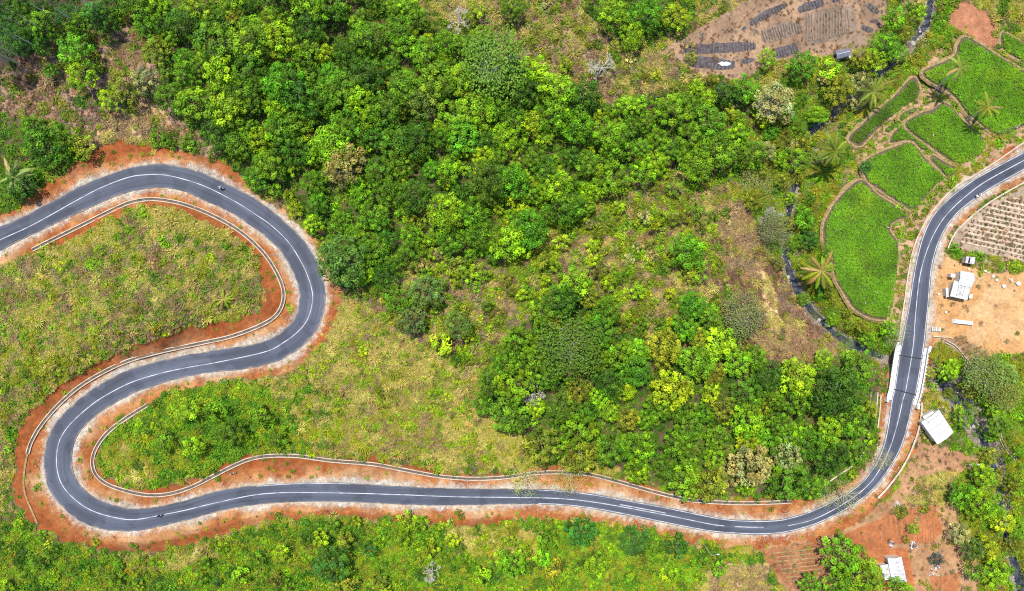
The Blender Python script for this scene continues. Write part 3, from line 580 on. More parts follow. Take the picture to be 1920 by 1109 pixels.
for sgn, ww in ((1, bwl), (-1, bwr)):
    e = sgn*(ww-.05)
    bstrip('walkway', np.minimum(e, e+sgn*1.15), np.maximum(e, e+sgn*1.15), -.019, .22, M['white'])
    r = e+sgn*1.3; rl = bstrip('railing', r-.1, r+.1, .95, 1.15, M['white']); bstrip('bottom_rail', r-.07, r+.07, .28, .40, M['white'], rl)
    for i in range(0, len(bx), 1):
        if i % 1 == 0:
            m = MB(); m.box(bpt(i, r[i], .48), (.30, .30, .98), math.atan2(bn[i][1], bn[i][0])); m.obj('post', M['white'], br)
    for i in range(2, len(bx)-1, 2):
        m = MB(); m.box(bpt(i, e[i]+sgn*.45, .224), (.22, .22, .02), math.atan2(bn[i][1], bn[i][0])); m.obj('drain_hole', M['asphalt_dark'], br)
    for i in (0, len(bx)-1):
        m = MB(); m.box(bpt(i, r[i], .45), (.6, 1.6, 1.5), math.atan2(bn[i][1], bn[i][0])); m.obj('end_pillar', M['white'], br)
for i in (3, len(bx)-4):
    m = MB(); a = bpt(i-0, -bwr[i], .012); b = bpt(i, bwl[i], .012); d = (bpt(i+1, 0, .012)-bpt(i, 0, .012)).normalized()*.16
    m.quad(a-d, b-d, b+d, a+d); m.f[0] = m.f[0]; m.obj('expansion_joint', M['asphalt_dark'], br)
for i in (0, len(bx)-1):
    m = MB(); ctr = bpt(i, (bwl[i]-bwr[i])/2, -2.4); m.box(ctr, (bwl[i]+bwr[i]+2.6, 1.2, 2.8), math.atan2(bn[i][1], bn[i][0])); m.obj('abutment', M['concrete'], br)

# ------------------------------------------------------------------ rice terraces
PAD=[
 ('large flat green rice paddy at the upper right edge of the valley',[(1731,134),(1786,108),(1797,82),(1815,71),(1880,110),(1935,142),(1990,170),(1990,205),(1920,236),(1872,255),(1827,224),(1813,214),(1790,183),(1762,163),(1742,152)]),
 ('green rice paddy left of the two thin palms',[(1769,193),(1786,203),(1803,224),(1837,254),(1853,274),(1827,301),(1793,308),(1748,278),(1697,237),(1724,214),(1748,206)]),
 ('narrow bent rice strip above the rounded paddy',[(1693,239),(1720,258),(1745,277),(1748,285),(1728,281),(1711,265),(1690,265),(1668,268),(1676,249)]),
 ('small slanting rice strip beside the rounded paddy by the road',[(1748,291),(1772,305),(1796,319),(1777,332),(1760,316),(1745,301)]),
 ('tiny upper rice plot between the footpaths',[(1687,217),(1714,203),(1719,207),(1704,218),(1690,228)]),
 ('tiny lower rice plot between the footpaths',[(1659,243),(1683,227),(1687,234),(1666,249)]),
 ('rounded rice paddy between two earth paths',[(1618,312),(1632,295),(1680,275),(1709,269),(1738,301),(1772,333),(1745,361),(1712,393),(1690,383),(1650,357),(1625,338)]),
 ('biggest rice paddy, tapering down towards the bridge',[(1614,338),(1645,365),(1680,387),(1702,406),(1676,416),(1668,433),(1680,450),(1687,472),(1685,504),(1679,550),(1673,593),(1664,599),(1640,598),(1618,590),(1600,577),(1582,550),(1567,524),(1558,483),(1546,463),(1544,425),(1557,395),(1577,367)]),
 ('long dark green rice strip beside the stream bank',[(1716,146),(1724,171),(1714,191),(1686,212),(1656,233),(1635,252),(1615,273),(1600,270),(1591,259),(1612,238),(1632,219),(1656,198),(1680,178),(1700,155)]),
 ('corner rice plot beside the red bare plot',[(1878,62),(1900,70),(1935,90),(1990,115),(1990,160),(1925,120),(1882,94)]),
]
rice_pts = []
pad_h = [1.0,.75,.6,.6,.35,.3,.45,.15,.05,1.2]
for (lab, poly), ph in zip(PAD, pad_h):
    p = smooth_line(flp(poly), .8, True); c = p.mean(0); zs = float(np.percentile(tz_at(p[:, 0], p[:, 1]), 75))+.12
    loc = W(c[0], c[1], zs)
    t = thing('rice_paddy', lab, 'rice paddy', loc, 0, 'rice paddies in the valley')
    m = MB(); wp = [(W(q[0], q[1], zs)[0]-loc[0], W(q[0], q[1], zs)[1]-loc[1]) for q in p]
    m.prism(wp, -1.2, .0); m.obj('wet_soil', M['paddysoil'], t)
    nn = nrm_of(np.vstack([p, p[:1]]))[:-1]; ccw = np.sum(p[:, 0]*np.roll(p[:, 1], -1)-p[:, 1]*np.roll(p[:, 0], -1)) > 0
    sg = -1 if ccw else 1; v = []; f = []; nP = len(p)
    for i in range(nP):
        wv = .10+.55*vnoise(np.array([i*.22]), np.array([ph*9+.3]), 401)[0]**1.5+.18*vnoise(np.array([i*.9]), np.array([ph*9]), 402)[0]
        for o_, z in ((.02, -.9), (.02, .07), (wv, .05), (wv+.45, -.45)):
            q = p[i]+nn[i]*sg*o_; k = 1-zs/H; v.append((q[0]*k-loc[0], q[1]*k-loc[1], z))
    for i in range(nP):
        j = (i+1) % nP
        for k in range(3): f.append((i*4+k, i*4+k+1, j*4+k+1, j*4+k) if ccw else (i*4+k, j*4+k, j*4+k+1, i*4+k+1))
    obj('bund', new_mesh('bund', v, f, M['bund']), t)
    lo = p.min(0); hi = p.max(0); st = .40
    gx, gy = np.meshgrid(np.arange(lo[0], hi[0], st), np.arange(lo[1], hi[1], st)); gx = gx.ravel()+NR.uniform(-.14, .14, gx.size); gy = gy.ravel()+NR.uniform(-.14, .14, gy.size)
    ok = inpoly(p, gx, gy) & (dist_poly(p, gx, gy, True) > .25+.6*fbm(gx, gy, 1.6, 421, 2)*fbm(gx, gy, 7, 423, 2)*2.0) & (NR.random(len(gx)) < .94); gx, gy = gx[ok], gy[ok]
    dk = .62 if 'dark' in lab else 1.0
    rice_pts.append(np.c_[gx, gy, np.full(len(gx), zs), np.full(len(gx), dk)])

# ------------------------------------------------------------------ plant meshes
def leaf_mesh(name, P_, Nrm, size, val, mat, aspect=.55, bend=None):
    """leaf-sized diamond faces; P_ centres, Nrm face normals, val per-leaf colour factors (n,3)"""
    n = len(P_); Nrm = Nrm/(np.linalg.norm(Nrm, axis=1)[:, None]+1e-9)
    r = NR.normal(size=(n, 3)); a = np.cross(Nrm, r); a /= np.linalg.norm(a, axis=1)[:, None]+1e-9; b = np.cross(Nrm, a)
    s = np.asarray(size)*np.ones(n); s = s[:, None]
    v = np.stack([P_-a*s*.5, P_+b*s*.5*aspect+Nrm*s*.06, P_+a*s*.5-Nrm*s*.08, P_-b*s*.5*aspect+Nrm*s*.06], 1).reshape(-1, 3)
    return quads_mesh(name, v, np.repeat(val, 4, 0), mat)
def quads_mesh(name, v, cols, mat):
    me = bpy.data.meshes.new(name); n = len(v)
    me.vertices.add(n); me.vertices.foreach_set('co', np.asarray(v, np.float32).ravel())
    me.loops.add(n); me.loops.foreach_set('vertex_index', np.arange(n, dtype=np.int32))
    me.polygons.add(n//4); me.polygons.foreach_set('loop_start', np.arange(0, n, 4, dtype=np.int32))
    me.update(calc_edges=True)
    at = me.color_attributes.new('lv', 'FLOAT_COLOR', 'POINT'); c = np.ones((n, 4), np.float32); c[:, :3] = cols; at.data.foreach_set('color', c.ravel())
    me.materials.append(mat); return me
def hemi(n, up=.2):
    v = NR.normal(size=(n, 3)); v /= np.linalg.norm(v, axis=1)[:, None]; v[:, 2] = np.abs(v[:, 2])*(1-up)+up*NR.random(n)-.12; return v/np.linalg.norm(v, axis=1)[:, None]
def hue(n, base=1.0, var=.25, warm=.15):
    k = base*(1+NR.normal(size=n)*var*.5)[:, None]; w = np.clip(NR.normal(size=n), -1.6, 1.3)*warm*.8
    return np.clip(np.c_[k[:, 0]*(1+w*1.3), k[:, 0]*(1+w*.3), k[:, 0]*(1-w*.5)], .15, 2.6)
def lobes(n, Rr, flat, mind, thin=.55):
    out = []
    for _ in range(4000):
        v = NR.normal(size=3); v /= np.linalg.norm(v); v[2] = abs(v[2])-.15
        r = Rr*(thin+(1-thin)*NR.random()**.5); q = v*r; q[2] *= flat
        if all(np.linalg.norm((q-o)*np.array([1, 1, .8])) > mind for o in out): out.append(q)
        if len(out) >= n: break
    return np.array(out)
def crown(name, nl, Rr, flat, lr, leaves, leaf, mind, mat='leaf', tip=1.55):
    L = lobes(nl, Rr, flat, mind); Pp = []; Nn = []; V = []
    for q in L:
        k = lr*NR.uniform(.75, 1.25); d = hemi(leaves); lob = hue(1, NR.choice([.6, .9, 1.15, tip], p=[.25, .35, .25, .15]), .15, .13)
        sh = NR.random(leaves)**.35
        Pp.append(q+d*k*sh[:, None]*np.array([1, 1, .8])); Nn.append(d+NR.normal(size=(leaves, 3))*.28+np.array([0, 0, .5]))
        V.append(hue(leaves, 1.0, .3, .1)*lob)
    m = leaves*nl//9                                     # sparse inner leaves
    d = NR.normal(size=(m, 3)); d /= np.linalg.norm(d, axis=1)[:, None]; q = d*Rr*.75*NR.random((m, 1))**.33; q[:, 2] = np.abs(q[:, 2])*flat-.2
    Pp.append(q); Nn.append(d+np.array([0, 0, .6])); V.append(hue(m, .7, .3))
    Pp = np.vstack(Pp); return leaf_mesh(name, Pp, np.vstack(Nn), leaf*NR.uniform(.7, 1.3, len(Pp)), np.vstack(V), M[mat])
def trunk_mesh(name, hgt, r, spread, nb=5, mat='bark', rise=.75):
    m = MB(); k = R.uniform(-.25, .25); k2 = R.uniform(-.25, .25)
    m.tube([(0, 0, -.4), (k*.3, k2*.3, hgt*.4), (k, k2, hgt*.8)], [r*1.25, r, r*.7], 6)
    for i in range(nb):
        a = 2*math.pi*(i+R.random()*.6)/nb; e = spread*R.uniform(.5, .8); z = hgt*R.uniform(.45, .75)
        m.tube([(k*.5, k2*.5, z), (k*.5+math.cos(a)*e*.5, k2*.5+math.sin(a)*e*.5, z+hgt*.18), (k*.5+math.cos(a)*e, k2*.5+math.sin(a)*e, z+hgt*rise*.4)], [r*.5, r*.36, r*.16], 4, False)
    return m.mesh(name, M[mat])
CRW = [crown('crown', R.choice([22, 25, 28]), 3.0, R.uniform(.8, 1.15), .70, 64, .36, 1.12) for _ in range(9)]     # tufted broadleaf, 6 m wide
CRW += [crown('crown', 44, 3.0, R.uniform(.55, .75), .62, 50, .30, .62) for _ in range(3)]
TRK = [trunk_mesh('trunk', 4.2, .17, 2.4) for _ in range(4)]
SAP = [crown('crown', R.choice([7, 8, 10]), 1.25, R.uniform(.8, 1.1), .46, 46, .27, .66) for _ in range(8)]     # young tree, 2.5 m wide
STK = [trunk_mesh('trunk', 2.2, .07, 1.0, 4) for _ in range(3)]
SHR = [crown('foliage', R.choice([8, 10, 12]), 1.15, .7, .42, 40, .25, .55) for _ in range(8)]
FTH = []
for _ in range(4):                                    # fine-leaved spreading tree
    L = lobes(60, 3.2, .42, .5, .35); Pp = []; Nn = []; V = []
    for q in L:
        k = 34; d = NR.normal(size=(k, 3))*np.array([.55, .55, .18]); Pp.append(q+d); Nn.append(NR.normal(size=(k, 3))*.45+np.array([0, 0, 1])); V.append(hue(k, 1.0, .3, .1)*hue(1, 1, .2, .1))
    FTH.append(leaf_mesh('crown', np.vstack(Pp), np.vstack(Nn), .30, np.vstack(V), M['leaf']))
def branchy(name, Rr, hgt, seed, mat, dens=1.0):
    rr = random.Random(seed); m = MB()
    def grow(p, d, L, r, lv):
        q = p+d*L; mid_ = p+d*L*.5+Vector((rr.uniform(-1, 1), rr.uniform(-1, 1), rr.uniform(-.3, .5)))*L*.10
        m.tube([p, mid_, q], [r, r*.8, r*.6], 4 if lv > 0 else 5, False)
        if lv >= 5: return
        for _ in range(3 if lv < 4 else 4):
            nd = (d*.8+Vector((rr.uniform(-1, 1), rr.uniform(-1, 1), rr.uniform(-.25, .55)))*.75).normalized(); grow(q, nd, L*rr.uniform(.6, .8), max(.022, r*.55), lv+1)
    grow(Vector((0, 0, -.4)), Vector((0, 0, 1)), hgt*.38, .17, 0)
    for i in range(4):
        a = 2*math.pi*i/4+rr.random(); grow(Vector((0, 0, hgt*.28)), Vector((math.cos(a), math.sin(a), .55)).normalized(), Rr*.36, .10, 1)
    return m.mesh(name, M[mat])
BARE_T = [branchy('branches', 3.0, 4.6, 50+i, 'palebark') for i in range(4)]

# ------------------------------------------------------------------ named plants and filled woods
def colr(o, c, var=.16):
    k = min(1.5, max(.6, R.gauss(1, var))); w = R.gauss(0, .09); o.color = (max(.005, c[0]*k*(1+w)), max(.01, c[1]*k), max(.003, c[2]*k*(1-w*.4)), 1)
cname = {DK:'dark green', MD:'mid green', BR:'bright green', YL:'yellow-green', OL:'olive green', GY:'pale grey-green', TL:'blue-green', SAT:'vivid green', LG:'light green', ST:'straw-yellow'}
labels_seen = set()
LMK = [('the big feathery tree',928,112),('the yellow tree',1245,652),('the rounded central tree',835,398),("the upper hairpin's tip",605,550),('the tan top clearing',1000,60),('the leafless clearing tree',1130,122),('the upper left clearing',200,130),("the upper bend's crest",290,305),('the plastic covered beds',1430,60),('the dry slope',1430,560),('the bridge',1700,695),('the largest palm',1540,508),('the pale flowering tree',1410,872),('the lower right bend',1560,960),('the lower left bend',90,880),('the small hairpin palm',420,562),('the middle of the top edge',960,0),('the bottom left corner',0,1109),('the bottom house',1680,1068),('the parked motorcycle',438,887),('the grey-limbed feathery tree',1072,652),('the pale-topped tree',645,310),('the overhanging hairpin tree',640,490),('the vivid green pair',1292,592),('the vivid scrub tree',1290,470),('the white roadside pole',844,972),('the street-lamp pole',1318,1020),('the grey dry-grass pole',580,765),('the clump by the red field',1842,948),('the warehouse',1757,800),('the stream bend',1490,300),('the leafless wood-edge tree',418,92),('the leafless top-edge tree',858,36),('the leafless stream tree',1445,192),('the upper left corner',0,0),('the middle of the bottom edge',960,1109),('the blue-green thicket tree',620,1062),('the dark blue-green roadside tree',1190,1015),('the broad dark tree',1570,735),("the upper drain's left end",60,470),("the lower drain's upper end",276,760),('the bushy stream palm',1566,284),('the slate-blue shed',1580,102),('the bare right yard',1850,580),('the upper paddy palms',1825,165),('the yellow fringe of the wood',880,310),('the top left road end',0,425),('the leafless thicket tree',810,1075),('the left edge palm',28,333),('the tilled grey plot',1555,50),('the red top plot',1830,45),('the right end of the lower drain',1484,941),('the lower right corner',1920,1109)]
def uniq(s, px, py):
    c = sorted(LMK, key=lambda q: math.hypot(q[1]-px, q[2]-py))
    for k in range(9):
        n, lx, ly = c[k]; d = math.hypot(lx-px, ly-py); a = math.degrees(math.atan2(ly-py, px-lx)) % 360
        rel = ['right of', 'above right of', 'above', 'above left of', 'left of', 'below left of', 'below', 'below right of'][int((a+22.5)//45) % 8]
        w = '' if 70 <= d < 150 else 'just ' if d < 70 else 'well ' if d < 260 else 'far '
        l = f'{s} {w}{rel} {n}'
        if l not in labels_seen: break
    labels_seen.add(l); return l
placed = []                                            # (px, py, radius px)
def tree(px, py, dpx, c, label=None, name='broadleaf_tree', crowns=None, trunks=None, size=6.0, th=4.2, zone='the wood', group=None, up=None, trunkmat=None, flat=1.0):
    s = dpx*S/size*.96; hgt = th*(s**.75 if s < 1.3 else s**.9); up_ = hgt*1.02
    b = base_under(px, py, up_); o = thing(name, label or uniq(f'{"large " if dpx > 54 else "small " if dpx < 46 else ""}{cname.get(c, "green")} tree' if name == 'broadleaf_tree' else f'{"tiny " if dpx < 18 else "taller " if dpx > 25 else ""}{cname.get(c, "green")} young tree', px, py), 'tree', b, R.uniform(0, 6.28), group)
    cr = obj('crown', R.choice(crowns or CRW), o, (0, 0, hgt*.86)); cr.scale = (s*R.uniform(.92, 1.1), s*R.uniform(.92, 1.1), s*R.uniform(.85, 1.15)*flat); colr(cr, c)
    tk = obj('trunk', R.choice(trunks or TRK), o); tk.scale = (s, s, hgt/4.2 if name == 'broadleaf_tree' else hgt/th)
    placed.append((px, py, dpx/2)); return o
def sapling(px, py, dpx, c, zone, group=None, label=None):
    return tree(px, py, dpx, c, label, 'young_tree', SAP, STK, 2.5, 2.0, zone, group)
def shrub(px, py, dpx, c, zone, group=None, label=None):
    s = dpx*S/2.4; b = base_under(px, py, .5*s); o = obj('shrub', R.choice(SHR), None, b+Vector((0, 0, .15*s)))
    o.rotation_euler = (0, 0, R.uniform(0, 6.28)); o.scale = (s*R.uniform(.85, 1.15), s*R.uniform(.85, 1.15), s*R.uniform(.8, 1.2)); colr(o, c)
    tag(o, label or uniq(f'{"big " if dpx > 17 else "little " if dpx < 12 else ""}{cname.get(c, "green")} shrub', px, py), 'shrub', group); placed.append((px, py, dpx/2)); return o
def feathery(px, py, dpx, c, label): return tree(px, py, dpx, c, label, 'feathery_tree', FTH, [branchy('trunk', 2.6, 3.6, int(px), 'palebark')], 6.6, 4.4)
def bare(px, py, dpx, label):
    s = dpx*S/6.2; b = base_under(px, py, 3.0*s); o = thing('bare_tree', label, 'tree', b, R.uniform(0, 6), 'leafless grey trees')
    q = obj('branches', R.choice(BARE_T), o); q.scale = (s, s, s*.8); placed.append((px, py, dpx/2))

feathery(928, 112, 112, LG, 'big light green feathery tree standing above the wood near the tan clearing')
feathery(1072, 652, 115, (.125,.235,.010), 'wide feathery tree with grey limbs in the middle of the lower wood')
feathery(1850, 700, 78, (.12,.19,.035), 'fine-leaved tree beside the curved ditch near the bare yard')
feathery(1888, 735, 62, (.15,.20,.03), 'smaller fine-leaved tree at the right edge by the ditch')
feathery(1395, 590, 78, (.16,.18,.05), 'thin-leaved olive tree at the head of the dry slope')
feathery(1450, 430, 60, (.14,.17,.06), 'thin grey-green tree leaning over the stream')
OVR = []
for _ in range(3):
    L = lobes(22, 3.2, .35, .7, .3); Pp = []; Nn = []; V = []
    for q in L:
        k = 40; Pp.append(q+NR.normal(size=(k, 3))*np.array([.55, .55, .2])); Nn.append(NR.normal(size=(k, 3))*.45+np.array([0, 0, 1])); V.append(hue(k, 1.0, .3, .1))
    OVR.append(leaf_mesh('crown', np.vstack(Pp), np.vstack(Nn), .2, np.vstack(V), M['leaf']))
for px, py, d, c, lab in [(985,902,62,(.34,.36,.05),'thin yellow tree reaching over the straight road, left of a pair'),(1068,898,66,(.33,.36,.06),'thin yellow tree reaching over the straight road, right of a pair'),(1590,932,66,(.30,.31,.12),'sparse pale tree reaching over the lower right bend'),(1655,862,46,(.28,.30,.12),'sparse pale tree at the roadside below the bridge'),(1690,622,46,(.16,.20,.07),'grey-green tree reaching over the road above the bridge'),(1672,640,34,(.14,.20,.04),'small leafy tree at the left corner of the bridge'),(1548,935,40,(.32,.33,.13),'small sparse tree over the verge of the lower right bend')]:
    tree(px, py, d, c, lab, 'overhanging_tree', OVR, [trunk_mesh('trunk', 5.2, .10, 3.6, 8, 'palebark')], 6.6, 5.2)
T = [(835,398,72,BR,'rounded bright green tree alone in the clearing at the centre'),(845,450,50,MD,'darker tree just below the rounded bright one at the centre'),(905,440,58,MD,'mid green tree right of the rounded bright tree at the centre'),
 (760,395,34,BR,None),(700,405,52,MD,'mid green tree near the road right of the hairpin tip'),(640,490,92,(.05,.12,.015),'broad dark tree overhanging the outside of the upper hairpin'),(700,470,50,MD,None),
 (1245,652,62,(.30,.34,.012),'striking yellow tree in the lower wood'),(1300,572,50,SAT,'upper vivid green tree right of the yellow tree'),(1285,612,48,SAT,'lower vivid green tree right of the yellow tree'),
 (1290,470,60,SAT,'vivid green tree among pale shrubs near the dry slope'),(140,95,62,SAT,'tall bright clump of a tree in the upper left clearing'),(152,140,52,BR,'lower bright tree in the upper left clearing'),(93,132,26,SAT,'small round green tree left of the clearing clump'),(182,128,22,BR,'small narrow tree right of the clearing clump'),
 (1580,1042,74,BR,'round bright tree above the white bottom house'),(1620,1085,70,BR,'bright tree against the left wall of the bottom house'),(1570,1095,56,MD,'darker tree at the bottom edge left of the bottom house'),(1520,1095,42,MD,'small tree on the red terraces at the bottom edge'),(1690,1112,50,BR,'tree at the bottom edge under the bottom house'),
 (1845,893,46,BR,'uppermost round tree of the clump right of the red field'),(1808,930,50,SAT,'left tree of the clump right of the red field'),(1842,948,62,BR,'largest tree of the clump right of the red field'),(1882,980,46,YL,'yellow-green tree below the clump right of the red field'),
 (1800,1000,42,GY,'dull pale tree beside the red field'),(1826,1030,44,(.075,.155,.02),'blue-green tree low on the right bank'),(1850,1030,42,YL,None),(1868,1075,50,BR,None),(1835,1070,40,MD,None),
 (85,275,74,DK,'large dark tree left of the upper bend'),(60,240,46,MD,None),(130,262,50,MD,None),(40,345,60,DK,'dark tree at the left edge above the road'),(155,275,36,OL,None),
 (1410,872,76,GY,'pale flowering tree above the lower right bend'),(1480,855,58,(.26,.28,.075),'pale straw-green tree beside the flowering one'),(1370,890,46,GY,None),
 (1570,735,92,DK,'broad dark tree above the lower right bend'),(1610,690,62,MD,'tree close to the left end of the bridge'),(1600,790,60,MD,None),(1560,860,62,DK,None),(1610,850,48,MD,'tree whose boughs overhang the road at the lower right bend'),
 (1505,122,54,SAT,'bright tree below the plastic covered beds'),(1440,108,34,BR,'small green tree between the plastic covered beds'),(1400,165,50,SAT,None),(1455,190,72,GY,'pale grey-green tree between the wood and the stream'),(1625,312,22,TL,'small blue-green tree beside the earth path'),
 (1665,85,48,SAT,'bright tree on the stream bank beside the beds'),(1680,30,40,BR,None),(1640,115,46,YL,'yellow-green tree by the stream below the grey shed'),(1575,165,56,OL,'olive tree on the near bank of the stream'),(1560,130,40,BR,None),
 (1518,450,34,TL,'round blue-green tree above the large palm'),(1510,420,36,SAT,None),(1490,300,50,BR,'bright tree in the stream bend left of the palms'),
 (620,1062,66,(.05,.155,.012),'large blue-green tree in the thicket below the straight road'),(960,1060,52,SAT,None),(1090,1000,56,TL,'blue-green tree close below the straight road'),(1190,1015,58,(.045,.135,.012),'dark blue-green tree below the straight road'),(1270,1025,40,TL,None),(1120,1060,50,BR,None),
 (645,310,72,(.20,.215,.05),'dull pale-topped tree near the left edge of the wood'),(290,95,50,OL,None),(230,160,56,OL,'olive spreading tree in the upper left clearing'),(205,185,46,YL,None),(270,150,50,(.22,.24,.08),None),
 (1715,992,21,BR,'small lone bright bush tree on the red field'),(1700,1012,14,OL,None),(1614,1030,18,MD,None),(1625,1048,20,OL,None),(790,190,56,(.12,.20,.02),None),(1060,120,30,YL,None),
 (860,610,50,(.11,.19,.02),None),(800,545,62,(.08,.15,.025),None),(745,560,52,MD,None),(770,600,48,(.07,.14,.03),None),(850,500,40,OL,None),(830,640,42,YL,None),(920,720,52,MD,None),(1215,25,60,SAT,None),(1150,25,56,MD,None),(1265,30,50,YL,None),(1185,65,50,BR,None),(960,15,46,MD,None),(890,20,36,YL,None),
 (430,810,46,MD,None),(350,770,40,BR,None),(400,770,40,MD,None),(300,830,36,BR,None),(490,780,40,MD,None),(520,820,34,MD,None),(360,840,36,BR,None),(1885,705,52,(.16,.23,.03),None)]
for px, py, d, c, lab in T:
    if lab is None and d < 44: sapling(px, py, d, c, '')
    else: tree(px, py, d, c, lab, th=2.2 if px < 140 and 230 < py < 400 else 4.2, trunks=TRK)
LOWZ = np.array
def fill(fn, poly, n, dmin, dmax, pal, zone, group, gap=.72, tries=60, keep_road=2.0, namelim=None):
    poly = np.array(poly, float); lo = poly.min(0); hi = poly.max(0); k = 0
    pw = [p[1] for p in pal]
    for _ in range(n*tries):
        if k >= n: break
        x = R.uniform(lo[0], hi[0]); y = R.uniform(lo[1], hi[1])
        if not inpoly(poly, np.array([x]), np.array([y]))[0] or not (-25 < x < 1945 and -25 < y < 1134): continue
        d = R.uniform(dmin, dmax)
        A = np.array(placed) if placed else np.zeros((0, 3))
        if len(A) and np.any(np.hypot(A[:, 0]-x, A[:, 1]-y) < (A[:, 2]+d/2)*gap): continue
        f = fl(x, y)
        dd, _i, _s2 = road_edge_dist(np.array([f[0]]), np.array([f[1]]))
        if dd[0] < d*S*.45+keep_road*.5: continue
        if min(dist_poly(l[::3], np.array([f[0]]), np.array([f[1]]))[0] for l in (DRA, DRB)) < d*S*.42+.3: continue
        fn(x, y, d, R.choices([p[0] for p in pal], pw)[0], zone=zone, group=group); k += 1
    return k
cnt = {}
WOODA=[(MD,.40),(BR,.32),(DK,.14),(SAT,.06),(YL,.04),(OL,.04)]
cnt['A'] = fill(tree, FA, 165, 30, 72, WOODA, 'the upper wood', 'trees of the upper wood', .66)
cnt['B'] = fill(tree, FB, 72, 34, 72, [(MD,.4),(BR,.3),(DK,.15),(OL,.1),(YL,.05)], 'the lower wood', 'trees of the lower wood', .66)
cnt['As'] = fill(sapling, FA, 105, 17, 28, [(BR,.42),(MD,.28),(YL,.2),(OL,.1)], 'the upper wood', 'young trees of the upper wood', .62)
cnt['Bs'] = fill(sapling, FB, 36, 17, 28, [(BR,.4),(MD,.3),(YL,.2),(OL,.1)], 'the lower wood', 'young trees of the lower wood', .62)
fill(sapling, [(680,250),(1000,230),(1090,330),(1060,420),(900,390),(720,400)], 28, 14, 24, [(YL,.75),(BR,.25)], 'the yellow fringe of the upper wood', 'young trees of the upper wood', .55)
fill(sapling, [(1010,520),(1110,510),(1120,620),(1040,600)], 8, 14, 22, [(YL,.8),(BR,.2)], 'the yellow fringe of the lower wood', 'young trees of the lower wood', .55)
fill(sapling, [(720,500),(1000,430),(1100,360),(1330,320),(1350,540),(1200,620),(1060,560),(940,640),(760,650)], 52, 16, 30, [(OL,.3),(YL,.3),(BR,.2),(GY,.12),(MD,.08)], 'the open scrub at the centre', 'young trees of the central scrub', .7)
fill(sapling, [(0,960),(300,1050),(420,1010),(700,975),(1030,980),(1320,1030),(1420,1109),(0,1109)], 48, 18, 38, [(BR,.4),(MD,.28),(TL,.08),(YL,.16),(OL,.08)], 'the thicket along the bottom edge', 'young trees of the bottom thicket', .6)
fill(shrub, [(0,960),(300,1050),(420,1010),(700,975),(1030,980),(1320,1030),(1420,1109),(0,1109)], 50, 10, 21, [(BR,.35),(YL,.25),(MD,.2),(OL,.2)], 'in the bottom thicket', 'shrubs of the bottom thicket', .6)
fill(shrub, [(190,860),(280,770),(430,725),(560,740),(640,830),(480,848),(330,900),(250,915)], 38, 11, 22, [(BR,.45),(MD,.3),(YL,.2),(SAT,.05)], 'inside the lower left bend', 'shrubs inside the lower left bend', .6)
fill(shrub, [(0,500),(260,400),(440,460),(490,540),(470,585),(300,625),(120,715),(0,780)], 42, 10, 21, [(YL,.35),(OL,.25),(BR,.2),(MD,.2)], 'inside the upper hairpin', 'shrubs inside the upper hairpin', .8)
fill(shrub, [(560,700),(660,570),(880,690),(990,860),(820,860),(620,830)], 28, 9, 19, [(YL,.45),(BR,.25),(MD,.1),(OL,.2)], 'on the dry grass slope', 'shrubs on the dry grass slope', .8)
fill(shrub, [(960,430),(1330,300),(1370,440),(1340,560),(1200,640),(1000,600)], 32, 10, 21, [(OL,.3),(GY,.25),(YL,.3),(BR,.15)], 'in the central scrub', 'shrubs of the central scrub', .65)
fill(shrub, [(1400,320),(1560,110),(1760,0),(1790,60),(1600,280),(1520,400),(1560,540),(1690,640),(1560,640),(1470,480)], 30, 11, 23, [(BR,.35),(SAT,.2),(OL,.25),(TL,.1),(GY,.1)], 'on the stream banks', 'shrubs on the stream banks', .8)
fill(shrub, [(1750,680),(1920,680),(1920,1109),(1810,1109),(1800,900),(1830,800)], 30, 11, 24, [(BR,.35),(OL,.25),(MD,.25),(YL,.15)], 'on the right bank below the bridge', 'shrubs on the right bank', .7)
fill(shrub, [(860,0),(1090,0),(1290,70),(1320,150),(1150,180),(980,115)], 20, 10, 20, [(OL,.35),(YL,.3),(GY,.25),(MD,.1)], 'in the tan clearing at the top', 'shrubs of the tan clearing', .8)
fill(shrub, [(0,130),(200,50),(320,100),(360,230),(200,260),(60,220)], 18, 9, 20, [(OL,.4),(YL,.2),(MD,.25),(TL,.15)], 'in the upper left clearing', 'shrubs of the upper left clearing', .8)
def bush(px, py, dpx, c, zone='', group=None):
    o = shrub(px, py, dpx, c, zone, group, uniq(f'{"broad " if dpx > 24 else "small " if dpx < 16 else ""}{cname.get(c, "green")} bush', px, py)); o.name = 'bush'; o['category'] = 'bush'; return o
SC_ = [(YL,.26),(OL,.26),(BR,.26),(MD,.16),(GY,.06)]
fill(bush, [(960,440),(1080,380),(1330,300),(1370,400),(1350,560),(1200,640),(1060,570),(960,560)], 100, 13, 30, SC_, '', 'bushes of the central scrub', .5)
fill(bush, [(690,540),(900,470),(1000,560),(960,640),(880,700),(760,640)], 50, 13, 32, SC_, '', 'bushes of the central scrub', .52)
fill(bush, [(900,400),(1100,330),(1250,320),(1100,430),(960,480)], 26, 13, 28, SC_, '', 'bushes of the central scrub', .5)
fill(bush, [(0,960),(300,1050),(420,1010),(700,975),(1030,980),(1320,1030),(1420,1109),(0,1109)], 60, 14, 32, [(BR,.3),(MD,.4),(DK,.15),(OL,.15)], '', 'bushes of the bottom thicket', .5)
fill(bush, [(860,0),(1090,0),(1290,70),(1320,150),(1150,185),(980,115)], 22, 12, 26, [(OL,.5),(MD,.2),(GY,.3)], '', 'bushes of the tan clearing', .6)
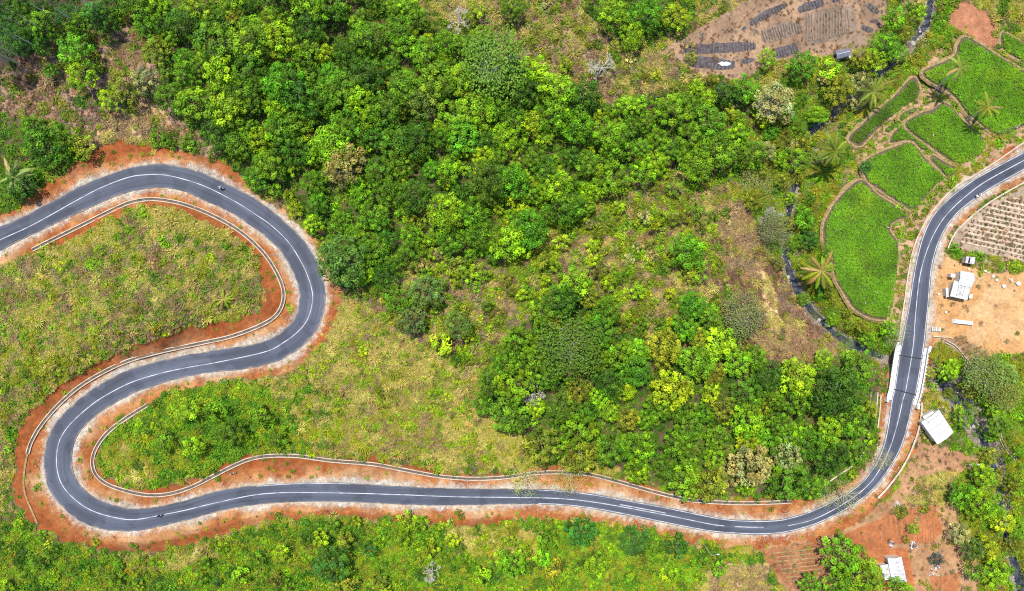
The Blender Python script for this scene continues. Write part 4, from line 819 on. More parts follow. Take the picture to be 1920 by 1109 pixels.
fill(bush, [(0,500),(260,400),(440,460),(490,540),(470,585),(300,625),(120,715),(0,780)], 34, 12, 24, [(OL,.4),(BR,.25),(MD,.35)], '', 'bushes inside the upper hairpin', .7)
for px, py, d, c, lab in [(295,255,34,BR,'left of three roadside shrubs above the upper bend'),(320,260,36,MD,'middle of three roadside shrubs above the upper bend'),(352,268,34,MD,'darkest of three roadside shrubs above the upper bend'),(1790,468,22,SAT,'bright shrub at the roadside end of the field wall'),(1800,480,18,SAT,'shrub left of the small shed'),(1840,480,20,MD,'shrub right of the small shed'),(1905,500,22,BR,'shrub below the dotted field at the right edge'),(1735,955,22,OL,'small olive shrub on the corner of the red field'),(1720,975,10,GY,'tiny pale shrub on the red field'),(1690,960,24,OL,'olive shrub at the roadside corner above the red field'),(1757,1050,26,(.06,.10,.09),'grey-blue shrub beside the rubbish heap'),(1765,192,14,TL,'pale blue-green shrub at the junction of the paddies'),(1735,85,20,GY,'pale shrub beside the red bare plot'),(1830,225,12,TL,'small blue-green shrub at the paddy corner')]:
    shrub(px, py, d, c, '', None, lab)
bare(1130,122,62,'leafless grey tree in the tan clearing'); bare(418,92,56,'leafless grey tree at the left of the upper wood'); bare(858,36,52,'leafless grey tree near the top edge'); bare(1445,192,62,'leafless grey tree over the pale tree near the stream'); bare(1448,412,52,'leafless grey tree over the stream')
bare(1000,740,52,'leafless orange-grey tree in the lower wood'); bare(640,318,44,'leafless crown above the pale-topped tree'); bare(810,1075,44,'leafless grey tree in the bottom thicket'); bare(1350,170,40,'leafless grey tree at the right of the upper wood')

def bankside(px, py, dpx, c, zone='', group=None):
    return tree(px, py, dpx, c, uniq(f'{"wide " if dpx > 38 else "slim " if dpx < 28 else ""}{cname.get(c, "green")} bankside tree', px, py), 'bankside_tree', R.choice([CRW, OVR, CRW]), None, 6.2, 4.0, zone, group)
placed += [(1580,102,22),(1630,20,14),(1628,55,16),(1642,42,8),(1532,160,20),(1757,800,30),(1690,690,20),(1735,700,12)]
fill(bankside, [(1395,330),(1440,230),(1500,170),(1600,90),(1690,0),(1735,0),(1700,90),(1600,170),(1520,230),(1480,330),(1462,430),(1465,500),(1440,470),(1410,400)], 34, 22, 48, [(BR,.25),(OL,.3),(GY,.15),(MD,.2),(SAT,.1)], '', 'trees along the stream', .52)
fill(bankside, [(1495,520),(1510,430),(1500,380),(1530,330),(1545,420),(1560,540),(1620,605),(1690,612),(1690,650),(1600,632),(1530,580)], 16, 18, 34, [(BR,.3),(SAT,.25),(MD,.25),(OL,.2)], '', 'trees along the stream', .55)
fill(bankside, [(1750,670),(1800,700),(1860,760),(1920,800),(1920,1109),(1850,1109),(1880,1000),(1850,850),(1790,770)], 22, 20, 42, [(BR,.3),(OL,.25),(MD,.25),(YL,.2)], '', 'trees along the stream', .62)

for px, py, d, c in [(1722,20,34,BR),(1700,60,30,OL),(1640,150,26,OL),(1608,190,32,GY),(1572,196,40,OL),(1540,215,36,BR),(1508,262,36,BR),(1492,288,34,SAT),(1512,302,30,MD),(1478,345,34,OL),(1500,398,32,BR),(1496,332,28,OL),(1484,372,26,BR),(1476,418,30,OL),(1530,590,22,OL),(1590,642,26,BR),(1470,445,38,OL),(1490,455,30,SAT),(1462,495,24,OL),(1508,560,26,BR),(1560,600,28,BR),(1628,640,36,MD),(1650,655,34,BR),(1745,700,24,OL),(1790,745,22,BR),(1858,860,30,MD),(1868,900,26,OL),(1872,960,34,BR),(1900,1030,36,YL)]: bankside(px, py, d, c, '', 'trees along the stream')

# tall slender trees of the upper left corner
for i, (px, py) in enumerate([(28,92),(52,85),(84,96),(40,108),(42,122),(20,118),(12,100),(110,40),(152,48),(65,60),(200,30),(100,66)]):
    b = G(px, py); hgt = R.uniform(15, 19)
    o = thing('tall_tree', 'tall slender bare-trunked tree, '+['fourth','sixth','eighth','fifth','seventh','third','second','eleventh','twelfth','ninth','last','tenth'][i]+' from the left edge in the upper left corner', 'tree', b, 0, 'tall trees of the corner plantation')
    m = MB(); q = (R.uniform(-.5, .5), R.uniform(-.5, .5)); m.tube([(0, 0, -.3), (q[0]*.3, q[1]*.3, hgt*.5), (q[0], q[1], hgt)], [.17, .13, .06], 6); m.obj('trunk', M['palebark'], o)
    cr = obj('crown', R.choice(CRW), o, (q[0], q[1], hgt*.86)); cr.scale = (.62, .62, .9); colr(cr, (.05,.13,.015) if i > 1 else (.17,.25,.015))
fill(tree, [(0,0),(230,0),(200,50),(110,70),(60,95),(0,70)], 16, 34, 50, [(DK,.6),(TL,.15),(MD,.25)], 'the dark corner plantation', 'understorey trees of the corner plantation', .55)

# ------------------------------------------------------------------ palms
def frond_mesh(L, droop, seed):
    rr = np.random.default_rng(seed); n = 26; v = []; c = []
    t = np.linspace(0, 1, n+1); x = L*(t-.14*droop*t**2); z = L*(.42*t-(.40+.55*droop)*t**2)
    rc = np.c_[x, np.zeros(n+1), z]
    for i in range(n):
        a, b = rc[i], rc[i+1]; w = .07*(1-t[i])+.02; o = np.array([0, w, 0]); v += [a-o, b-o, b+o, a+o]; c += [[1.25, 1.05, 1.2]]*4
        if i < 2: continue
        ll = L*.15*math.sin(math.pi*min(1, .16+t[i]*.84))**.7+.06
        for sgn in (-1, 1):
            tip = (a+b)/2+np.array([ll*.75, sgn*ll*.75, -ll*(.35+.4*rr.random())]); h_ = np.array([.07, 0, 0]); k = rr.uniform(.75, 1.25)
            v += [a, b+h_*.3, tip+h_*.2, tip-h_*.1]; c += [[k*1.05, k, k*.8]]*4
    return quads_mesh('frond', np.array(v), np.array(c), M['leaf'])
FR = [frond_mesh(1.0*3.6, d, 60+i) for i, d in enumerate((.05, .2, .4, .6, .85))]
def palm(px, py, Rpx, base, label, c=(.13,.19,.010), nf=20):
    """crown seen at (px,py), trunk foot seen at `base`"""
    b = G(*base); r = Rpx*S*.92
    x, y = fl(px, py); lo_, hi_ = 1.0, 25.0
    best = min(np.linspace(1.2, 16, 60), key=lambda q: math.hypot(x*(1-(b.z+q)/H)-b.x, y*(1-(b.z+q)/H)-b.y))
    hgt = float(best); k = 1-(b.z+hgt)/H; top = Vector((x*k-b.x, y*k-b.y, hgt))
    o = thing('coconut_palm', label, 'palm', b, 0, 'coconut palms')
    m = MB(); pts = [Vector((0, 0, -.3)), Vector((top.x*.45, top.y*.45, hgt*.35)), Vector((top.x*.85, top.y*.85, hgt*.72)), top]; m.tube(pts, [.24, .17, .15, .15], 7); m.obj('trunk', M['palebark'], o)
    for i in range(nf):
        f = obj('frond', FR[R.choice([0, 1, 1, 2, 2, 3, 4])], o, top); s = r/3.6*R.uniform(.7, 1.15)
        f.scale = (s, s, s); f.rotation_euler = (R.uniform(-.45, .45), R.uniform(-.35, .45), 2*math.pi*i/nf+R.uniform(-.3, .3)); colr(f, c if R.random() > .12 else (.28,.19,.07), .3)
    m = MB()
    for i in range(5):
        a = i*1.25; m.box((top.x+math.cos(a)*.3, top.y+math.sin(a)*.3, top.z-.25), (.26, .26, .3), a, .6)
    m.obj('coconuts', noisy('coconut', (.22,.2,.05), None, 3) if 'coconut' not in bpy.data.materials else bpy.data.materials['coconut'], o); placed.append((px, py, Rpx))
palm(1540,508,42,(1522,512),'largest palm, standing left of the biggest rice paddy',(.135,.20,.008),26)
palm(1566,284,38,(1535,303),'bushy palm beside the stream left of the rounded paddy',(.125,.19,.010),24)
palm(1637,173,34,(1610,190),'palm hanging over the long dark rice strip',(.11,.16,.015),20)
palm(1800,128,26,(1753,169),'thin palm whose long pale trunk crosses the upper paddy',(.13,.18,.02),14)
palm(1852,202,28,(1812,226),'thin palm with yellowing fronds over the upper paddy',(.17,.20,.015),15)
palm(420,562,21,(424,562),'small palm in the scrub inside the upper hairpin',(.20,.27,.02),18)
palm(28,333,36,(50,339),'pale palm at the left edge above the road',(.17,.22,.06),18)

# ------------------------------------------------------------------ scattered ground vegetation (uncountable)
def clump(kindk, seed):
    global NR
    if kindk == 0:
        L = lobes(5, .5, .6, .3); Pp = []; Nn = []; V = []
        for q in L:
            d = hemi(16); Pp.append(q+d*.27); Nn.append(d*.8+NR.normal(size=(16, 3))*.4+np.array([0, 0, .5])); V.append(hue(16, 1, .3, .12)*hue(1, 1, .3, .15))
        return leaf_mesh('leafy_clump', np.vstack(Pp), np.vstack(Nn), .26, np.vstack(V), M['leaf_i'])
    if kindk == 1:
        v = []; c = []
        for i in range(34):
            a = NR.uniform(0, 6.28); r0 = NR.uniform(0, .38); L_ = NR.uniform(.4, .85); o = np.array([math.cos(a), math.sin(a), 0]); w = np.array([-o[1], o[0], 0])*.038
            p0 = o*r0; p1 = p0+o*L_*.45+np.array([0, 0, L_*.62]); p2 = p0+o*L_*NR.uniform(.75, 1.05)+np.array([0, 0, L_*NR.uniform(.35, .75)])
            k = hue(1, 1, .35, .12)[0]; v += [p0-w, p1-w, p1+w, p0+w, p1-w, p2-w*.3, p2+w*.3, p1+w]; c += [k]*8
        return quads_mesh('grass_clump', np.array(v), np.array(c), M['leaf_i'])
    if kindk == 3:
        v = []; c = []
        for i in range(16):
            a = NR.uniform(0, 6.28); L_ = NR.uniform(.35, .6); o = np.array([math.cos(a), math.sin(a), 0]); w = np.array([-o[1], o[0], 0])*.045
            p0 = o*.03; p1 = p0+o*L_*.25+np.array([0, 0, L_*.85]); p2 = p0+o*L_*.65+np.array([0, 0, L_*.8]); k = hue(1, 1, .35, .12)[0]; v += [p0-w, p1-w, p1+w, p0+w, p1-w, p2-w*.3, p2+w*.3, p1+w]; c += [k]*8
        return quads_mesh('rice_clump', np.array(v), np.array(c), M['leaf_i'])
    v = []; c = []
    for i in range(30):
        a = NR.uniform(0, 6.28); e = NR.uniform(.1, 1.1); L_ = NR.uniform(.3, .8); p0 = np.r_[NR.uniform(-.3, .3, 2), 0]; d = np.array([math.cos(a)*math.cos(e), math.sin(a)*math.cos(e), math.sin(e)]); w = np.array([-d[1], d[0], 0]); w = w/(np.linalg.norm(w)+1e-6)*.035
        p1 = p0+d*L_; k = hue(1, 1, .4, .1)[0]; v += [p0-w, p1-w*.6, p1+w*.6, p0+w]; c += [k]*4
    return quads_mesh('dry_brush', np.array(v), np.array(c), M['leaf_i'])
def gn_scatter(name, pts, scl, rot, ix, col, protos, label, cat):
    me = bpy.data.meshes.new(name); n = len(pts); me.vertices.add(n); me.vertices.foreach_set('co', np.asarray(pts, np.float32).ravel())
    def at(nm, ty, arr, key):
        a = me.attributes.new(nm, ty, 'POINT'); a.data.foreach_set(key, np.asarray(arr).ravel())
    at('sc', 'FLOAT', scl.astype(np.float32), 'value'); at('rot', 'FLOAT_VECTOR', rot.astype(np.float32), 'vector'); at('ix', 'INT', ix.astype(np.int32), 'value')
    at('tcol', 'FLOAT_COLOR', np.c_[col, np.ones(n)].astype(np.float32), 'color')
    co = bpy.data.collections.new(name+'_source')
    for i, p in enumerate(protos): co.objects.link(bpy.data.objects.new(f'{name}_source_{i:02d}', p))
    o = obj(name, me); ng = bpy.data.node_groups.new(name, 'GeometryNodeTree')
    ng.interface.new_socket('Geometry', in_out='INPUT', socket_type='NodeSocketGeometry'); ng.interface.new_socket('Geometry', in_out='OUTPUT', socket_type='NodeSocketGeometry')
    gi = ng.nodes.new('NodeGroupInput'); go = ng.nodes.new('NodeGroupOutput'); mp = ng.nodes.new('GeometryNodeMeshToPoints'); ip = ng.nodes.new('GeometryNodeInstanceOnPoints')
    ci = ng.nodes.new('GeometryNodeCollectionInfo'); ci.inputs['Collection'].default_value = co; ci.inputs['Separate Children'].default_value = True; ci.inputs['Reset Children'].default_value = True
    def na(nm, ty): q = ng.nodes.new('GeometryNodeInputNamedAttribute'); q.data_type = ty; q.inputs['Name'].default_value = nm; return q.outputs['Attribute']
    ng.links.new(gi.outputs[0], mp.inputs[0]); ng.links.new(mp.outputs[0], ip.inputs['Points']); ng.links.new(ci.outputs[0], ip.inputs['Instance'])
    ip.inputs['Pick Instance'].default_value = True; ng.links.new(na('ix', 'INT'), ip.inputs['Instance Index'])
    er = ng.nodes.new('FunctionNodeEulerToRotation'); ng.links.new(na('rot', 'FLOAT_VECTOR'), er.inputs[0]); ng.links.new(er.outputs[0], ip.inputs['Rotation'])
    ng.links.new(na('sc', 'FLOAT'), ip.inputs['Scale']); ng.links.new(ip.outputs[0], go.inputs[0])
    md = o.modifiers.new('scatter', 'NODES'); md.node_group = ng
    o['kind'] = 'stuff'; o['label'] = label; o['category'] = cat
    return o
PROT = {k: [clump(k, i) for i in range(5)] for k in (0, 1, 2, 3)}
sp = .42
sx, sy = np.meshgrid(np.arange(-150, 150, sp), np.arange(-89, 89, sp)); sx = sx.ravel()+NR.uniform(-.35, .35, sx.size); sy = sy.ravel()+NR.uniform(-.35, .35, sy.size)
szi, _, sea = cover(sx, sy)
sde, _, _ = road_edge_dist(sx, sy)
dens = np.array([z['dens'] for z in ZONES])[szi]
dens = np.where(sea, .05, dens)*(.35+1.3*fbm(sx, sy, 4, 501, 3))
ok = (NR.random(len(sx)) < dens*sp*sp*2.3) & (sde > 1.6) & (dist_poly(riv, sx, sy) > 1.7)
for l in (DRA, DRB, DRD): ok &= dist_poly(l[::2], sx, sy) > .9
for _, q in PAD: ok &= ~inpoly(smooth_line(flp(q), 2.0, True), sx, sy)
sx, sy, szi, sea = sx[ok], sy[ok], szi[ok], sea[ok]
sz = tz_at(sx, sy); kq = np.zeros(len(sx), int); cq = np.zeros((len(sx), 3))
patch = fbm(sx, sy, 3.0, 601, 3); patch = np.argsort(np.argsort(patch))/len(patch)     # neighbours tend to be alike
u = np.mod(.65*patch*1.0+.35*NR.random(len(sx))+fbm(sx, sy, 11, 611, 2)*.8, 1.0)
for k, z in enumerate(ZONES):
    m = szi == k
    if not m.any(): continue
    w = np.cumsum([p[2] for p in z['pal']]); w /= w[-1]; j = np.searchsorted(w, u[m]*.999); kq[m] = np.array([p[0] for p in z['pal']])[j]; cq[m] = np.array([p[1] for p in z['pal']])[j]
cq = np.clip(cq*np.where(kq == 0, .84, .88)[:, None]*(1+NR.normal(size=(len(sx), 1))*.2)*(1+NR.normal(size=(len(sx), 3))*.07), .003, .9)
wk = 1-sz/H; SP = np.c_[sx*wk, sy*wk, sz]
for k, nm, lab, cat, lo, hi in ((0, 'undergrowth', 'low leafy undergrowth covering the slopes', 'undergrowth', .42, 1.2), (1, 'grass', 'tufts of straw-yellow and green grass on the slopes', 'grass', .6, 1.15), (2, 'dry_brush', 'dry brown twigs and brush on the slopes', 'brush', .45, 1.0)):
    m = kq == k; n = int(m.sum())
    gn_scatter(nm, SP[m], NR.uniform(lo, hi, n)*np.where(NR.random(n) < (.13 if k == 0 else .03), NR.uniform(1.4, 2.2, n), 1.0), np.c_[NR.normal(size=(n, 2))*.12, NR.uniform(0, 6.28, n)], NR.integers(0, 5, n), cq[m], PROT[k], lab, cat)
rp = np.vstack(rice_pts); n = len(rp); wk = 1-rp[:, 2]/H
rc = np.array([.108,.265,.003])*rp[:, 3:4]*(.45+1.1*fbm(rp[:, 0], rp[:, 1], 4, 701, 5)[:, None])*(1+NR.normal(size=(n, 1))*.15)
yl = np.clip((fbm(rp[:, 0], rp[:, 1], 9, 711, 3)-.5)*2, 0, .8)[:, None]; rc = rc*(1+yl*np.array([.9, .25, .2]))
gn_scatter('rice_plants', np.c_[rp[:, 0]*wk, rp[:, 1]*wk, rp[:, 2]], NR.uniform(.8, 1.2, n), np.c_[NR.normal(size=(n, 2))*.1, NR.uniform(0, 6.28, n)], NR.integers(0, 5, n), rc, PROT[3], 'dense green rice plants in the paddies', 'rice')

# stones: verge gravel and stream rubble
def stone(seed, r=1.0):
    rr = np.random.default_rng(seed); m = MB(); ic = [(0,0,1),(.89,0,.45),(.28,.85,.45),(-.72,.53,.45),(-.72,-.53,.45),(.28,-.85,.45),(.72,.53,-.45),(-.28,.85,-.45),(-.89,0,-.45),(-.28,-.85,-.45),(.72,-.53,-.45),(0,0,-1)]
    m.v = [tuple(np.array(q)*rr.uniform(.7, 1.15)*r*np.array([1, .85, .6])) for q in ic]
    m.f = [(0,1,2),(0,2,3),(0,3,4),(0,4,5),(0,5,1),(1,6,2),(2,6,7),(2,7,3),(3,7,8),(3,8,4),(4,8,9),(4,9,5),(5,9,10),(5,10,1),(1,10,6),(6,11,7),(7,11,8),(8,11,9),(9,11,10),(10,11,6)]
    me = m.mesh('stone'); at = me.color_attributes.new('lv', 'FLOAT_COLOR', 'POINT'); at.data.foreach_set('color', np.ones(len(m.v)*4, np.float32)); return me
SM, sn_, so_ = mat_new('stone'); _a = N(sn_, 'ShaderNodeAttribute', attribute_type='INSTANCER', attribute_name='tcol'); _b = N(sn_, 'ShaderNodeBsdfPrincipled'); _b.inputs['Roughness'].default_value = .9; sn_.links.new(_a.outputs['Color'], _b.inputs['Base Color']); sn_.links.new(_b.outputs[0], so_.inputs[0])
STN = [stone(i) for i in range(5)]
for s_ in STN: s_.materials.append(SM)
k = NR.integers(0, len(cen), 26000); sdn = NR.choice([-1, 1], 26000); off = np.where(sdn > 0, wl[k], wr[k])+np.abs(NR.normal(size=26000))*1.3+.15
q = cen[k]+nor[k]*(sdn*off)[:, None]+NR.normal(size=(26000, 2))*.4; m_ = (np.abs(q[:, 0]) < 150) & (np.abs(q[:, 1]) < 88); q = q[m_]
de_, _, _ = road_edge_dist(q[:, 0], q[:, 1]); q = q[(de_ > .2) & (dist_poly(riv, q[:, 0], q[:, 1]) > 4)]; z = tz_at(q[:, 0], q[:, 1]); n = len(q)
gcol = np.array([.37,.34,.30])*NR.uniform(.35, 1.3, (n, 1))*(1+NR.normal(size=(n, 3))*.05)
gn_scatter('verge_gravel', np.c_[q[:, 0]*(1-z/H), q[:, 1]*(1-z/H), z+.02], NR.uniform(.06, .17, n), NR.uniform(0, 6, (n, 3)), NR.integers(0, 5, n), np.clip(gcol, .05, .85), STN, 'loose pale gravel along the road verges', 'gravel')
k = NR.integers(0, len(riv), 5200); q = riv[k]+rn[k]*NR.normal(size=(5200, 1))*2.0+NR.normal(size=(5200, 2))*.5
q = np.vstack([q, fl(1800,745)+NR.normal(size=(900, 2))*np.array([5.5, 7.5])@np.array([[.75, -.66],[.66, .75]])*.8])
z = tz_at(q[:, 0], q[:, 1]); n = len(q); gcol = np.array([.28,.255,.23])*NR.uniform(.3, 1.7, (n, 1))
gn_scatter('stream_rubble', np.c_[q[:, 0]*(1-z/H), q[:, 1]*(1-z/H), z+.03], NR.uniform(.08, .38, n)**1.3+.05, NR.uniform(0, 6, (n, 3)), NR.integers(0, 5, n), np.clip(gcol, .04, .8), STN, 'grey stones and rubble along the stream bed', 'rubble')
ROCK = [stone(20+i) for i in range(4)]
for s_ in ROCK: s_.materials.append(M['rock'])
for px, py, r in [(1712,82,1.0),(1700,95,.7),(1662,118,.7),(1650,140,.6),(1735,40,.6),(1725,60,.55),(1612,200,.7),(1570,215,.6),(1478,520,.7),(1535,600,.7),(1548,612,.8),(1572,632,.6),(1610,655,.7),(1762,706,.8),(1772,722,.9),(1790,742,.7),(1806,772,.8),(1825,800,.9),(1845,826,1.0),(1880,948,.8),(1885,985,.7),(1890,1015,.8),(1660,122,.5),(1760,178,.5)]:
    o = obj('boulder', R.choice(ROCK), None, G(px, py, .1)); o.scale = (r, r, r*.9); o.rotation_euler = (0, 0, R.uniform(0, 6))
    tag(o, uniq('grey boulder in the stream bed', px, py), 'boulder', 'boulders of the stream')

# ------------------------------------------------------------------ plastic covered seedling beds and tilled plots
def bed(p0, p1, wpx, label, ribs, mat='mulch', ribmat='mulchgrey', rib_w=.30, white=None):
    """plastic sheet and its ridges, laid on the slope of the ground"""
    A = fl(*p0); B = fl(*p1); L = float(np.hypot(*(B-A))); w = wpx*S*1.12; u_ = (B-A)/L; n_ = np.array([-u_[1], u_[0]]); Cc = (A+B)/2
    loc = Vector(W(Cc[0], Cc[1], g1(*Cc))); o = thing('seedling_bed', label, 'planting bed', loc, 0, 'plastic covered seedling beds')
    def pt(x, y, dz): q = Cc+u_*x+n_*y; return tuple(Vector(W(q[0], q[1], g1(*q)+dz))-loc)
    k = max(6, int(L/1.2)); m = MB(); bow = R.uniform(-.3, .3)
    for i in range(k+1):
        t = i/k; e = math.sin(math.pi*min(max(t, .05), .95))**.3; x = -L/2+L*t; b_o = bow*math.sin(math.pi*t)
        y0, y1 = -w/2*e*R.uniform(.8, 1.1)+b_o, w/2*e*R.uniform(.8, 1.1)+b_o
        for y, dz in ((y0, -.25), (y0, .07), ((y0+y1)/2, .10), (y1, .07), (y1, -.25)): m.v.append(pt(x, y, dz))
    for i in range(k):
        for q in range(4): m.f.append((i*5+q, (i+1)*5+q, (i+1)*5+q+1, i*5+q+1)[::-1])
    m.obj('plastic_sheet', M['soilridge' if mat == 'mulchgrey' else 'mulchgrey'], o)
    for i in range(ribs):
        x = -L/2+L*(i+.7)/(ribs+.4); sk = R.uniform(-.12, .12); hw = w*.41*R.uniform(.7, 1.1); rw_ = rib_w*R.uniform(.7, 1.25)/2; b_o = bow*math.sin(math.pi*(x/L+.5)); m = MB(); nn_ = 5
        for q in range(nn_):
            y = -hw+2*hw*q/(nn_-1)+b_o; xx = x+sk*(y-b_o)
            for dx, dz in ((-rw_, .02), (-rw_*.5, .24), (rw_*.5, .24), (rw_, .02)): m.v.append(pt(xx+dx, y, dz if 0 < q < nn_-1 else dz*.6))
        for q in range(nn_-1):
            for c_ in range(3): m.f.append((q*4+c_, (q+1)*4+c_, (q+1)*4+c_+1, q*4+c_+1))
        m.obj('ridge', M[ribmat if R.random() < .35 else mat], o)
    if white:
        m = MB(); n = 14; m.v = [pt(white[0], 0, .36)]
        for i in range(n): m.v.append(pt(white[0]+white[1]*math.cos(6.283*i/n)*R.uniform(.6, 1.15), white[2]*math.sin(6.283*i/n)*R.uniform(.6, 1.2), .26))
        m.f = [(0, 1+i, 1+(i+1) % n) for i in range(n)]; m.obj('tarpaulin', M['tarp'], o)
bed((1281,93),(1417,86),19,'long dark ribbed bed, upper of the two near the wood',24)
bed((1281,113),(1378,122),20,'dark curved bed with a pale tarpaulin at one end',14,white=(4.4,1.9,.7))
bed((1389,114),(1413,112),9,'short blue-black bed beside the small green tree',3)
bed((1406,46),(1472,10),13,'narrow slanting dark bed at the top',13)
bed((1428,70),(1504,50),26,'wide dusty bed of pale and dark ribs',15,'mulchgrey','mulchgrey')
bed((1448,102),(1496,88),20,'blue-black ribbed bed above the bright tree',9)
bed((1497,20),(1545,5),16,'dark bed at the top edge beside the tilled plot',8)
bed((1560,2),(1572,-2),10,'small dark bed cut by the top edge',2)
bed((1626,8),(1648,24),11,'dark slanting bed, upper of the three near the stream bank',3)
bed((1634,38),(1647,45),8,'smallest of the three dark beds near the stream bank',2)
bed((1615,48),(1637,58),10,'blue-grey bed, lowest of the three near the stream bank',3)
bed((1511,178),(1554,142),14,'dark ribbed bed hidden between trees below the grey shed',9)
bed((1391,57),(1399,50),6,'tiny dark bed beside the long upper bed',1)
def plot(poly, rows, label, mat, name='tilled_plot', hgt=.22, w=.35, zoff=.0, sinz=.4):
    """ridges drawn as polylines in photograph pixels"""
    c = G(*np.mean(np.array([q for r_ in rows for q in r_]), 0)); o = thing(name, label, 'tilled plot', c, 0, 'tilled plots')
    for r_ in rows:
        line = smooth_line(flp(r_), .9)
        line = line+NR.normal(size=line.shape)*.03
        q = chain(line, 0, w*R.uniform(.7, 1.25), hgt, mat, 'ridge', o, None, .3); q.data.transform(__import__('mathutils').Matrix.Translation(-c))
rows = []
for i in range(15):
    x = 1512+i*5.6; rows.append([(x+R.uniform(-1, 1), 26-.10*(x-1512)+R.uniform(-2, 2)), (x+1+R.uniform(-1, 1), 52), (x+R.uniform(-1, 1), 80-.22*(x-1512)+R.uniform(-2, 2))])
plot(None, rows, 'grey-brown tilled plot of upright ridges beside the plastic beds', M['soilridge'])
rows = []
for i in range(8):
    y = 1034+i*7.5; rows.append([(1448+i*4, y+4), (1490+i*2, y+R.uniform(-1, 1)), (1535+i, y-5+R.uniform(-1, 1))])
plot(None, rows, 'red terraced plot of wavy ridges below the lower right bend', M['bund'], hgt=.3, w=.3)
rows = []
for i in range(15):
    x = 1608+i*10; rows.append([(x, 1000-.26*(x-1600)+R.uniform(-2, 2)), (x+6, 1018-.10*(x-1608)+R.uniform(-2, 2))] if x < 1650 else [(x, 962-.10*(x-1650)+R.uniform(-2, 2)), (x+3, 990), (x+4, 1016+R.uniform(-3, 2))])
plot(None, rows, 'red tilled field with faint upright ridges around the lone bush', M['redsoil'], hgt=.08, w=.5)
# dry field: one small plant object per hill
CROP = [crown('foliage', 5, .42, .7, .2, 18, .17, .22) for _ in range(4)]
fieldp = np.array([(1800,455),(1812,425),(1852,392),(1918,355),(1925,352),(1925,485),(1860,472)], float)
n = 0
for r_ in range(14):
    for k in range(26):
        x = 1790+k*8.2+r_*1.5+R.uniform(-1.3, 1.3); y = 362+r_*9.4+(x-1790)*.22-10+R.uniform(-.8, .8)
        if not inpoly(fieldp, np.array([x]), np.array([y]))[0] or R.random() < .09 or x > 1925: continue
        o = obj('crop_plant', R.choice(CROP), None, G(x, y, .12)); s = R.uniform(.7, 1.35); o.scale = (s, s, s*.9); o.rotation_euler = (0, 0, R.uniform(0, 6)); colr(o, R.choice([(.13,.10,.05), (.11,.11,.04), (.16,.12,.07), (.09,.10,.03)]))
        tag(o, 'small dark plant in a row of the dotted dry field', 'crop plant', 'plants of the dotted dry field'); n += 1

rows = []
for r_ in range(14):
    q_ = []
    for k in range(20):
        x = 1786+k*8.0; y = 357+r_*9.4+(x-1790)*.22-10+R.uniform(-.5, .5)
        if inpoly(fieldp, np.array([x]), np.array([y]))[0]: q_.append((x, y))
    if len(q_) > 2: rows.append(q_)
plot(None, rows, 'pale furrowed soil of the dotted dry field at the right edge', noisy('pale_field_soil', (.46,.36,.27), (.34,.26,.185), 1.2), hgt=.14, w=.55)

# ------------------------------------------------------------------ buildings
def roof_pts(pix, z): return [Vector(W(*fl(*p), z)) for p in pix]
def building(name, label, pix, eave, rise, roofm, nsheet=6, wallm='wall', cat='house', axis_long=True, base_z=None, doors=()):
    """pix: four roof corners in the photograph, in order; ridge runs parallel to the first edge"""
    cpx = np.mean(np.array(pix), 0); gz = g1(*fl(*cpx)) if base_z is None else base_z; q = roof_pts(pix, gz+eave)
    c = sum(q, Vector())/4; o = thing(name, label, cat, Vector((c.x, c.y, gz)), 0); loc = o.location
    a, b, d, e = [v-loc for v in q]
    ins = lambda v: Vector((v.x*.9, v.y*.9, 0))
    m = MB(); A, B, D, E = ins(a), ins(b), ins(d), ins(e)
    poly = [(v.x, v.y) for v in (A, B, D, E)]
    if sum(poly[i][0]*poly[(i+1) % 4][1]-poly[(i+1) % 4][0]*poly[i][1] for i in range(4)) < 0: poly = poly[::-1]
    m.prism(poly, -.6, eave-.12); w = m.obj('wall', M[wallm], o)
    m1 = (a+e)/2+Vector((0, 0, rise)); m2 = (b+d)/2+Vector((0, 0, rise)); th = Vector((0, 0, -.07))
    for (p0, p1, r0, r1) in ((a, b, m1, m2), (e, d, m1, m2)):
        for i in range(nsheet):
            t0, t1 = i/nsheet+.004, (i+1)/nsheet-.004; lift = Vector((0, 0, .03 if i % 2 else 0)); m = MB()
            v = [p0.lerp(p1, t0)+lift, p0.lerp(p1, t1)+lift, r0.lerp(r1, t1)+lift, r0.lerp(r1, t0)+lift]
            k = len(m.v); m.v = [tuple(x) for x in v]+[tuple(x+th) for x in v]; m.f = [(0,1,2,3),(7,6,5,4),(0,4,5,1),(1,5,6,2),(2,6,7,3),(3,7,4,0)]
            m.obj('roof_sheet', M[roofm] if not callable(roofm) else M[roofm(i)], o)
    m = MB(); m.tube([m1+Vector((0, 0, .04)), m2+Vector((0, 0, .04))], .09, 5); m.obj('ridge_cap', M['roofwhite' if roofm == 'roofwhite' else 'roofgrey'], o)
    # gable ends
    for (p0, p1, r_) in ((a, e, m1), (b, d, m2)):
        g = MB(); s = .93; k = [Vector((x.x*s, x.y*s, x.z-.1)) for x in (p0, p1, r_)]; g.tri(*k); g.obj('gable', M[wallm], o)
    if doors:
        for (side, t, wd, hd) in doors:
            P0, P1 = [(A, B), (B, D), (D, E), (E, A)][side]; p = P0.lerp(P1, t); dd = (P1-P0).normalized(); nn_ = Vector((dd.y, -dd.x, 0)); nn_ = nn_ if nn_.dot(p) > 0 else -nn_
            m = MB(); m.box(p+nn_*.03+Vector((0, 0, hd/2)), (wd, .10, hd), math.atan2(dd.y, dd.x)); m.obj('door' if hd > 1.5 else 'window', M['dark'], o)
    return o
